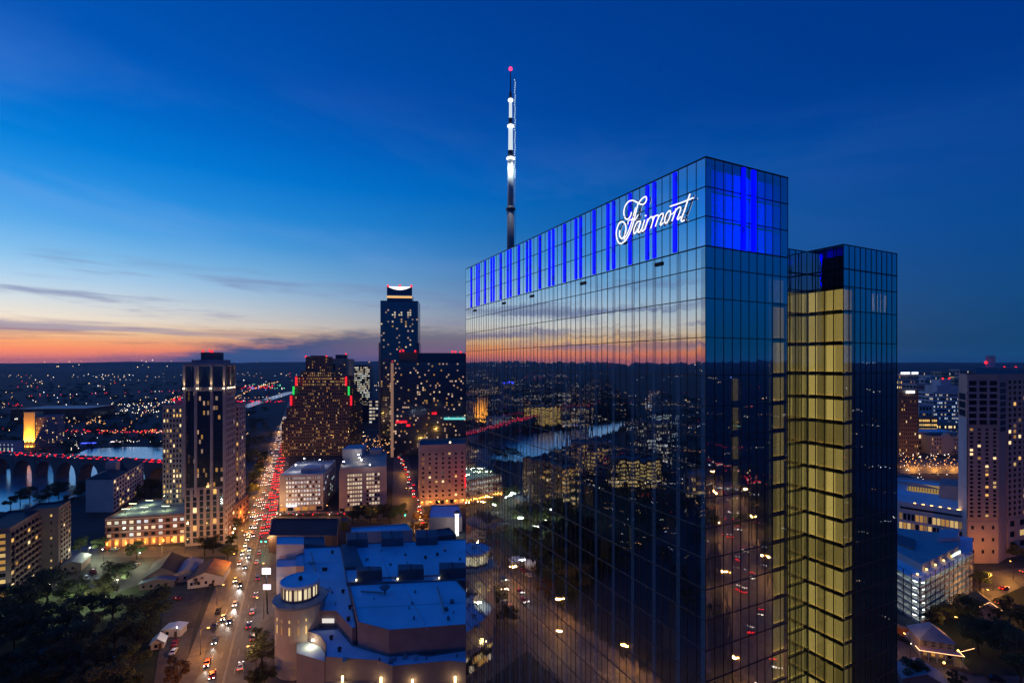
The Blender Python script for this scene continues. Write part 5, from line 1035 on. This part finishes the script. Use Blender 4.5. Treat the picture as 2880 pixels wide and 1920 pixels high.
protos = []
for i, (hh, rr, nl, lm_) in enumerate(((11, 5.2, 2600, 0), (12.5, 5.8, 3000, 1), (9, 4.2, 2000, 0), (10, 4.4, 2000, 2), (13, 7.2, 4200, 0), (8, 3.4, 1500, 1))):
    tm, cr = tree_proto(20+i, hh, rr, nl); protos.append((tm, cr.data('crown', LEAF[lm_])))
def tree(loc, k, s, label, group=None, rz=0.0, name='tree'):
    o = empty(name, loc, rz, label, 'tree', group); o.scale = (s, s, s)
    for nm, me in (('trunk', protos[k][0]), ('crown', protos[k][1])): ob = bpy.data.objects.new(nm, me); C.objects.link(ob); ob.parent = o
    return o
rt = random.Random(31)
front = []
for row, (y, n, x0, x1) in enumerate(((1965, 8, -40, 400), (1900, 8, -20, 410), (1838, 8, -30, 400), (1790, 7, 0, 380), (1745, 6, 10, 330), (1700, 5, 20, 230))):
    for i in range(n):
        x = x0+(x1-x0)*(i+.5)/n+rt.uniform(-16, 16); yy_ = y+rt.uniform(-14, 14); s = rt.uniform(.75, 1.15)
        if row == 3 and 5 <= i: continue
        tree(G(x, yy_, .1), rt.choice((0, 0, 1, 2, 4, 1)), s, '%s tree from the left in the %s row of the park from the bottom' % (ORD[i], ORD[row]), 'park trees', rt.uniform(0, 6))
NT = [(425, 1775, 4, 1.25, 'great dark oak filling the middle of the park'), (330, 1660, 4, 1.0, 'round dark tree beside the parking lot'), (290, 1690, 1, .9, 'lamp lit tree left of the round dark tree'), (500, 1930, 3, .9, 'orange brown tree at the bottom beside the avenue'), (385, 1572, 0, .9, 'dark tree on the rear street by the podium'), (280, 1556, 2, .95, 'tree before the left end of the brick podium'), (225, 1560, 0, .9, 'dark tree right of the stair block'), (575, 1562, 0, 1.0, 'dark tree behind the gabled house'), (600, 1556, 1, .8, 'lower tree behind the gabled house near the avenue'), (560, 1650, 3, .6, 'small brown tree in front of the white gable'),
      (735, 1880, 1, .95, 'lamp lit tree beside the round tower'), (722, 1806, 2, .6, 'small street tree above the lamp lit one'), (716, 1940, 5, .8, 'tree on the right pavement at the bottom'), (745, 1930, 1, .6, 'lit low tree at the bottom of the plaza'), (745, 1625, 5, .5, 'thin street tree beside the white annex'),
      (2720, 1748, 4, .8, 'large tree in front of the lattice garage'), (2665, 1760, 0, .9, 'dark tree left of the large one before the lattice garage'), (2625, 1775, 2, .9, 'tree behind the porch house'), (2755, 1660, 0, .9, 'tree at the far end of the lattice garage'), (2752, 1836, 4, .95, 'big dark tree right of the porch house'), (2820, 1850, 4, 1.0, 'big dark tree at the lower right'), (2880, 1830, 4, 1.1, 'tall dark tree at the right edge'), (2840, 1760, 1, .9, 'dark tree behind the second house'), (2570, 1925, 2, .9, 'bushy tree at the bottom beside the glass tower'), (2870, 1930, 0, 1.0, 'dark tree in the lower right corner'), (2690, 1945, 5, .8, 'low tree at the bottom right of centre'), (2860, 1575, 1, .7, 'street tree at the foot of the tower hotel'), (2745, 1570, 2, .6, 'small tree at the left foot of the tower hotel')]
for x, y, k, s, lab in NT: tree(G(x, y, .1), k, s, lab, None, rt.uniform(0, 6))
for k in range(14): tree(S(-35.5-(k % 3), 300+k*24, .2), (0, 2, 1, 3)[k % 4], rt.uniform(.7, .95), 'street tree left of the avenue beyond the tower, %s from the front' % ORD[k], 'avenue trees', rt.uniform(0, 6))
for k in range(9): tree(c4(1180+k*52, 215-(k % 3)*22, 0), (0, 4, 1)[k % 3], .8, 'dark tree in the grove behind the convention roofs, %s from the left' % ORD[k], 'grove trees', rt.uniform(0, 6))
for k in range(6): tree(c4(1700+k*22, 290-(k % 2)*90, 0), 3, .6, 'orange lit tree along the side street, %s from the left' % ORD[k], 'side street trees', rt.uniform(0, 6))
for k in range(10): x, y = 30+k*27, 1432-(k % 3)*12-k*2; tree(G(x, y, .1), (0, 1, 4)[k % 3], rt.uniform(.7, 1.0), 'dark tree on the near river bank, %s from the left' % ORD[k], 'near bank trees', rt.uniform(0, 6))
for k in range(7): tree(G(390+k*12, 1390+(k % 3)*22, .1), (0, 4)[k % 2], rt.uniform(.7, 1.0), 'tree between the white block and the apartment wing, %s from the left' % ORD[k], 'tower garden trees', rt.uniform(0, 6))
# far woods and planting that read as one mass
wd = MB(); rw = random.Random(77)
def wood_ok(x, y):
    X = G(x, y); q, p = PQ(X)
    if -40 < q < -8: return False
    n = len(river_px); ins_ = False
    for i in range(n):
        (x1, y1), (x2, y2) = river_px[i], river_px[(i+1) % n]
        if (y1 > y) != (y2 > y) and x < (x2-x1)*(y-y1)/(y2-y1)+x1: ins_ = not ins_
    return not ins_
cnt = 0
while cnt < 2600:
    u = rw.random(); x = rw.uniform(-1300, 760) if rw.random() < .82 else rw.uniform(2530, 3200); y = HZ+ (36+rw.random()**1.4*330 if x < 1000 else 40+rw.random()**1.3*260)
    if not wood_ok(x, y) or (60 < x < 170 and 1180 < y < 1275) or (440 < x < 700 and y > 1320) or (2530 < x < 2720 and 1280 < y < 1340): continue
    p = G(x, y); s = rw.uniform(3.2, 6.5); leaf_cloud(wd, (p.x, p.y, s*.75), s*(1+p.y/2500), s*.75, 46, 1.7+p.y/900, rw); cnt += 1
for _ in range(900):
    a = math.radians(rw.uniform(-100, -48) if rw.random() < .7 else rw.uniform(85, 150)); r = 170+rw.random()**1.6*1500; X, Y_ = r*math.sin(a), r*math.cos(a)
    if Y_ > 5:
        xx, yy2 = pxy((X, Y_, 0))
        if not wood_ok(xx, yy2): continue
    s = rw.uniform(3.2, 6.5); leaf_cloud(wd, (X, Y_, s*.75), s*(1+r/2500), s*.75, 40, 1.7+r/900, rw)
tag(wd.build('far_woods', [LEAF[0]]), 'dark tree cover spreading over the far city and the river banks', 'trees', kind='stuff')
# ---------------------------------------------------------------- far city lights (too many and too small to count)
cols = [((1, .62, .28), 3.0), ((1, .86, .66), 3.2), ((.85, .9, 1), 3.2), ((1, .02, .02), 2.6), ((1, .42, .12), 2.6), ((.2, 1, .5), 2.0), ((.25, .3, 1), 2.4)]
LM = [emis('far light %d' % i, c, s) for i, (c, s) in enumerate(cols)]
lt = MB(); rl = random.Random(99)
def dot(x, y, mi, rpx, zoff=4):
    p = G(x, y)
    if p.y > 12500: return
    hz_ = hill(p.x, p.y); 
    if hz_ > 2:
        Yd = p.y
        for _ in range(6):
            hz_ = hill((x-CX)/FPX*Yd, Yd); Yd = max(600, (H-hz_)*FPX/(y-HZ)) if hz_ < H-2 else Yd*.8
            Yd = min(Yd, 11000)
        p = Vector(((x-CX)/FPX*Yd, Yd, hz_))
    r = rpx*p.y/FPX; lt.oct((p.x, p.y, p.z+zoff+r+(9 if p.y > 3000 else 0)), r, mi)
for _ in range(1500):
    x = rl.uniform(-1300, 1300); y = HZ+5+rl.random()**1.5*215
    if x > 700 and y > 1130: continue
    if not wood_ok(x, y): continue
    # clusters
    if vnoise(x/90, y/22, 8) < .47 and rl.random() < .85: continue
    dot(x, y, rl.choices(range(7), (36, 30, 12, 7, 12, 2, 1))[0], rl.uniform(.7, 1.5))
for _ in range(420):
    x = rl.uniform(2530, 3300); y = HZ+4+rl.random()**1.4*210
    if vnoise(x/50, y/22, 9) < .4 and rl.random() < .7: continue
    dot(x, y, rl.choices(range(7), (36, 30, 14, 9, 10, 2, 1))[0], rl.uniform(.7, 1.4))
for _ in range(420):
    x = rl.uniform(-300, 900); y = HZ+6+rl.random()**1.2*45
    if vnoise(x/70, y/9, 3) < .45: continue
    dot(x, y, rl.choices(range(7), (36, 34, 16, 6, 8, 1, 0))[0], rl.uniform(.45, .9))
for x0, x1, y0, y1, n, mi in ((110, 245, 1034, 1046, 36, 0), (215, 280, 1049, 1051, 34, 1), (660, 726, 1022.5, 1031, 60, 2), (662, 720, 1026, 1030, 26, 2), (270, 450, 1140, 1170, 60, 1), (150, 285, 1160, 1182, 70, 0), (160, 230, 1172, 1180, 50, 1), (680, 770, 1085, 1096, 40, 3), (690, 760, 1090, 1100, 14, 6), (690, 800, 1083, 1096, 18, 5), (655, 800, 1132, 1136, 40, 3), (185, 460, 1216, 1226, 80, 3), (185, 460, 1216, 1226, 40, 4), (20, 75, 1140, 1146, 8, 3), (180, 300, 1186, 1200, 30, 4), (320, 455, 1246, 1252, 14, 1), (2530, 2720, 1292, 1330, 80, 4), (2530, 2720, 1285, 1300, 30, 1), (1010, 1100, 1230, 1290, 60, 4), (1010, 1100, 1215, 1300, 40, 0), (650, 700, 1225, 1232, 16, 0), (-900, 0, 1250, 1262, 90, 3), (-700, -20, 1180, 1200, 70, 1), (-200, 20, 1130, 1160, 50, 0), (200, 225, 1250, 1275, 10, 1), (2540, 2720, 1320, 1400, 26, 1)):
    for _ in range(n): dot(rl.uniform(x0, x1), rl.uniform(y0, y1), mi, rl.uniform(.7, 1.5))
for _ in range(1500):
    a = math.radians(rl.uniform(-105, -46) if rl.random() < .55 else rl.uniform(60, 165)); r = 220/(rl.random()**1.15+.022); X, Y_ = r*math.sin(a), r*math.cos(a)
    if Y_ > 5:
        xx, yy2 = pxy((X, Y_, 0))
        if not wood_ok(xx, yy2): continue
    if vnoise(a*9, math.log(r)*6, 12) < .42 and rl.random() < .8: continue
    rr = min(9, (.6+rl.random()*.5)*r/FPX*1.3); lt.oct((X, Y_, hill(X, Y_)+5+rr), rr, rl.choices(range(7), (34, 26, 14, 14, 10, 2, 1))[0])
def light_line(a, r0, r1, turn, step, mi, n=60, size=.7):
    for k in range(n):
        r = r0+(r1-r0)*k/n; aa = math.radians(a+turn*k/n); X, Y_ = r*math.sin(aa)+rl.gauss(0, 2), r*math.cos(aa)+rl.gauss(0, 2)
        if Y_ > 5:
            xx, yy2 = pxy((X, Y_, 0))
            if not wood_ok(xx, yy2): continue
        if rl.random() < .8: rr = size*max(.5, r/1100); lt.oct((X, Y_, hill(X, Y_)+7), rr, rl.choice(mi))
for a0_, r0_, r1_, tn in ((-50, 300, 1600, -8), (-56, 260, 1400, 6), (-62, 220, 1800, -5), (-68, 240, 900, 10), (-74, 260, 1500, -10), (-49, 520, 560, -34), (-48, 780, 800, -40), (-47, 1150, 1200, -36), (-50, 380, 360, -30), (-40, 1500, 1700, 22), (-44, 2100, 2300, 30), (-38, 900, 2600, 8), (-30, 1300, 3000, 5), (100, 250, 1500, 12), (112, 220, 1300, -8), (124, 300, 1700, 9), (95, 600, 640, 45), (92, 380, 360, 40), (94, 1000, 1050, 45), (48, 900, 2600, -5), (42, 1200, 3200, -3), (36, 1500, 1560, 18)): light_line(a0_, r0_, r1_, tn, 0, rl.choice(((0, 4, 4), (4, 4, 1), (1, 0), (3, 3, 1), (4, 0, 2))), 64)
for k in range(160):      # a lit road curving through the eastern side of the city
    f = rl.random(); a = math.radians(92+f*40); r = 420+120*math.sin(f*5)+rl.choice((0, 9)); lt.oct((r*math.sin(a), r*math.cos(a), 3), .55, rl.choice((3, 3, 1)))
tag(lt.build('city_lights', LM), 'countless tiny street and window lights of the far city', 'city lights', kind='stuff')
# boats
for x, y, mt, lab, w in ((252, 1254, blue_e, 'long pleasure boat with blue lights on the far river bank', 20), (330, 1250, emis('boat white light', (1, .8, .8), 2.0), 'pleasure boat with white and orange lights on the river', 18)):
    o = empty('river_boat', G(x, y, .2), .1, lab, 'boat'); m = MB(); m.prism([(-w/2, -2.4), (w/2-3, -2.4), (w/2, 0), (w/2-3, 2.4), (-w/2, 2.4)], 0, 1.4); m.build('hull', white_m, o); m = MB(); m.box(-w*.42, w*.3, -2, 2, 1.4, 3.6); m.build('cabin', dkglass, o); m = MB(); m.box(-w*.44, w*.34, -2.2, 2.2, 3.6, 4.2); m.build('roof_lights', mt, o)
# ---------------------------------------------------------------- houses and small buildings
def gable_house(name, label, x, y, w, d, hw, hr, rz, wall, roofm, cat='house', along='y', lit=0):
    o = empty(name, G(x, y, .1), rz, label, cat)
    m = MB(); m.box(0, w, 0, d, 0, hw)
    if along == 'y':
        m.v += [(0, 0, hw), (w, 0, hw), (w/2, 0, hr), (0, d, hw), (w, d, hw), (w/2, d, hr)]; n = len(m.v)-6; m.f += [(n, n+1, n+2), (n+4, n+3, n+5)]; m.mi += [0, 0]
    m.build('wall', wall, o); e = .5; r = MB(); t = .22; k = (hr-hw)/(w/2)
    for s in (-1, 1):
        xe = w/2+s*(w/2+e); ze = hw-k*e
        r.v += [(w/2, -e, hr+t), (xe, -e, ze+t), (xe, d+e, ze+t), (w/2, d+e, hr+t), (w/2, -e, hr), (xe, -e, ze), (xe, d+e, ze), (w/2, d+e, hr)]
        n = len(r.v)-8; fs = [(0, 1, 2, 3), (7, 6, 5, 4), (0, 4, 5, 1), (1, 5, 6, 2), (2, 6, 7, 3)]; r.f += [tuple(n+i for i in f) for f in fs]; r.mi += [0]*5
    r.build('roof', roofm, o)
    for i in range(int(w/3)): ubox('window', WARM[2] if lit and i % 2 == 0 else glass_dk, o, (1.6+i*3, -.03, hw*.5), (1.0, .1, 1.3))
    ubox('door', mat('door paint', (.10, .07, .05), .6), o, (w*.72, -.04, 1.05), (1.0, .1, 2.1)); return o
rust = mat('rusty metal roof', (.14, .065, .05), .7, 0, .4, .3); bluemetal = mat('blue grey metal roof', (.22, .27, .31), .5, 0, .2, .3)
gable_house('gabled_house', 'white gabled house with rusty roof beside the avenue', 527, 1656, 14.5, 17, 4.2, 7.0, ang-.08, white_m, rust)
gable_house('metal_shed', 'blue metal roofed shed left of the white gabled house', 488, 1640, 9.5, 16, 4.0, 6.2, ang, stone_m, bluemetal, 'shed')
gable_house('dark_house', 'wide low house with dark hipped roof near the podium', 400, 1652, 15, 20, 4.0, 8.4, ang, dusky, dk_roof)
gable_house('low_shed', 'low blue roofed shed at the right of the parking lot', 392, 1660, 14, 7, 3, 4.5, ang-.1, dusky, bluemetal, 'shed')
gable_house('carport', 'sloped blue carport roof below the stair block', 172, 1612, 8, 12, 4, 5.5, ang, dusky, bluemetal, 'shed')
gable_house('white_shed', 'white box shed beside the bright lamp at the bottom left', 458, 1792, 6.4, 4.4, 3.0, 3.5, .1, white_m, membrane, 'shed')
gable_house('party_tent', 'small pale blue tent beside the white shed', 424, 1828, 4.0, 4, 2.4, 4.0, .4, white_m, membrane, 'tent')
gable_house('park_pavilion', 'half hidden blue roof among the park trees', 96, 1872, 8, 7, 3.0, 4.6, .5, stone_m, bluemetal, 'pavilion')
gable_house('park_pavilion', 'small pale roof glimpsed between bottom trees', 250, 1905, 6, 6, 3.0, 4.4, -.3, stone_m, membrane, 'pavilion')
# porch house outlined by bulb strings
o = empty('porch_house', G(2600, 1858, .1), -.30, 'wooden house with blue hip roof and porch outlined by bulb strings', 'house')
m = MB(); m.box(0, 10, 3, 12, 0, 6.2); m.build('wall', mat('cream boards', (.30, .25, .20), .8), o)
m = MB(); m.v = [(-.6, 2.4, 6.2), (10.6, 2.4, 6.2), (10.6, 12.6, 6.2), (-.6, 12.6, 6.2), (5, 6.2, 10.4), (5, 8.6, 10.4)]; m.f = [(3, 2, 1, 0), (0, 1, 4), (1, 2, 5, 4), (2, 3, 5), (3, 0, 4, 5)]; m.mi = [0]*5; m.build('roof', bluemetal, o)
m = MB(); m.box(-1.5, 11.5, 0, 3, 3.3, 3.55); m.build('porch_roof', stone_m, o)
for k in range(6): ubox('porch_post', white_m, o, (-1.2+k*2.48, .2, 1.65), (.18, .18, 3.3))
for k in range(4): ubox('window', (WARM[4], WARM[2], WARM[4], glass_dk)[k], o, (1.4+k*2.4, 2.97, 1.6), (1.1, .1, 1.7)); ubox('window', glass_dk, o, (1.4+k*2.4, 2.97, 4.9), (1.0, .1, 1.4))
bulb = emis('string bulb', (1, .52, .22), 7); m = MB()
for k in range(44): m.oct((-1.5+k*13/43, -.05, 3.62), .10)
for k in range(11): m.oct((-1.5, k*.3, 3.62), .10); m.oct((11.5, k*.3, 3.62), .10)
for k in range(18): m.oct((11.5+k*.3, 2.8+k*.12, 3.62+k*.06), .10)
m.build('light_string', bulb, o); point(o, (5, 1.2, 2.9), (1, .6, .25), 60, .3)
o2 = gable_house('garden_house', 'dark house with two bulb strings under its gable behind the trees', 2742, 1738, 9, 9, 4.5, 8, -.35, stone_m, dk_roof)
m = MB()
for k in range(16): m.oct((.2+k*.28, -.7, 4.6+k*.2), .10); m.oct((9-k*.28, -.7, 4.6+k*.2), .10)
m.build('light_string', bulb, o2)
o = gable_house('corner_house', 'pale roofed cottage at the bottom beside the glass tower', 2540, 1935, 12, 9, 3.4, 6.2, -.4, dusky, bluemetal)
for i, (x, y, lab) in enumerate(((2640, 1872, 'first low timber fence panel before the porch house'), (2672, 1880, 'second low timber fence panel before the porch house'), (2704, 1888, 'third low timber fence panel before the porch house'))):
    o = empty('fence', G(x, y, .1), -.45, lab, 'fence', 'porch house fences')
    for k in range(12): ubox('slat', mat('fence wood', (.14, .09, .06), .9), o, (k*.36, 0, .6), (.28, .05, 1.2))
    for z in (.3, .9): ubox('rail', MATS['fence wood'], o, (2, .05, z), (4.3, .06, .1))
for i, (x, y) in enumerate(((2655, 1885), (2695, 1850), (2745, 1795))):
    o = empty('garden_lamp', G(x, y, .1), 0, ['round amber garden lamp by the fence', 'small amber lamp right of the porch house', 'amber lamp under the dark trees at the right'][i], 'lamp'); m = MB(); m.tube([(0, 0, 0), (0, 0, 2.4)], .06, 6); m.build('post', pole_m, o); m = MB(); m.lathe([(.1, 2.4), (.35, 2.65), (.35, 2.85), (.1, 3.1)], 8); m.build('globe', MATS['amber globe'], o); point(o, (.6, -.6, 2.7), (1, .55, .15), 130, .2)

# blocks south-west of the tower, seen mirrored in its long glass face
def polar(az_, r): return Vector((r*math.sin(math.radians(az_)), r*math.cos(math.radians(az_))))
for k, (a_, r_, w_, h_, lab) in enumerate(((-52, 430, 34, 30, 'brown flats with amber rooms mirrored left of the river in the glass'), (-57, 380, 40, 24, 'long low block with gold floors mirrored in the middle of the glass'), (-61, 470, 30, 46, 'slim tower with pale rooms mirrored right of the middle in the glass'), (-66, 350, 44, 20, 'wide low block with orange shopfronts mirrored near the glass corner'), (-64, 640, 36, 38, 'mid height offices with white floors mirrored below the glass skyline'), (-55, 760, 42, 34, 'far offices with mixed lit rooms mirrored below the glass skyline'), (-70, 500, 36, 30, 'dim flats mirrored at the corner of the glass'))):
    p = polar(a_, r_); d = polar(a_+90, 1.0); n = polar(a_, 1.0)
    building('mirrored_block', lab, 'building', [p-d*w_/2, p+d*w_/2, p+d*w_/2+n*18, p-d*w_/2+n*18], h_, (stone_m, dkbrown, tan_m)[k % 3], {0: dict(cols=int(w_/2.6), rows=int(h_/3.4), lit=(.35, .7, .3, .5, .6, .3, .2)[k], lm=(WARM[:3], [WARM[1]], PALE, [WARM[2], WARM[1]], COOL, WARM+PALE, WARM)[k])}, roof=grey_roof, group='blocks mirrored in the glass')

# the avenue east of the tower, seen mirrored in its short glass faces
sheet('east_avenue', [Vector((130, 34, 0)), Vector((430, -56, 0)), Vector((436, -36, 0)), Vector((136, 54, 0))], .2, asphalt)
sheet('east_lot', [Vector((140, 24, 0)), Vector((300, -24, 0)), Vector((280, -95, 0)), Vector((110, -50, 0))], .16, asphalt)
sheet('east_lawn', [Vector((140, 60, 0)), Vector((440, -30, 0)), Vector((470, 50, 0)), Vector((170, 130, 0))], .1, grass_m)
for k in range(9):
    f = k/8; lamp(Vector((136+280*f, 33-84*f+(21 if k % 2 else 0), .2)), -.5+(math.pi if k % 2 else 0), 'orange lamp of the eastern avenue mirrored in the short glass face, %s from the tower' % ORD[k], 'mirrored avenue lamps', power=7000)
for k in range(16):
    f = k/15; jam_car(Vector((140+270*f, 47-81*f-(2 if k % 2 else 8), .25)), 1.28+(math.pi if k % 2 else 0), 1 if k % 2 else 0, 'car on the eastern avenue mirrored in the short glass face, %s from the tower', 'mirrored avenue cars', 1.0)
# ---------------------------------------------------------------- evening haze
hm = bpy.data.materials.new('evening haze'); hm.use_nodes = True; nt = hm.node_tree; nt.nodes.remove(nt.nodes['Principled BSDF'])
pv = nt.nodes.new('ShaderNodeVolumePrincipled'); pv.inputs['Color'].default_value = (.72, .82, 1, 1); pv.inputs['Density'].default_value = 4.2e-5; pv.inputs['Anisotropy'].default_value = .1
nt.links.new(pv.outputs[0], nt.nodes['Material Output'].inputs['Volume'])
m = MB(); m.box(-15500, 15500, -15500, 15500, -1.5, 235)
tag(m.build('haze', hm), 'thin blue evening haze over the whole city', 'haze', kind='stuff')
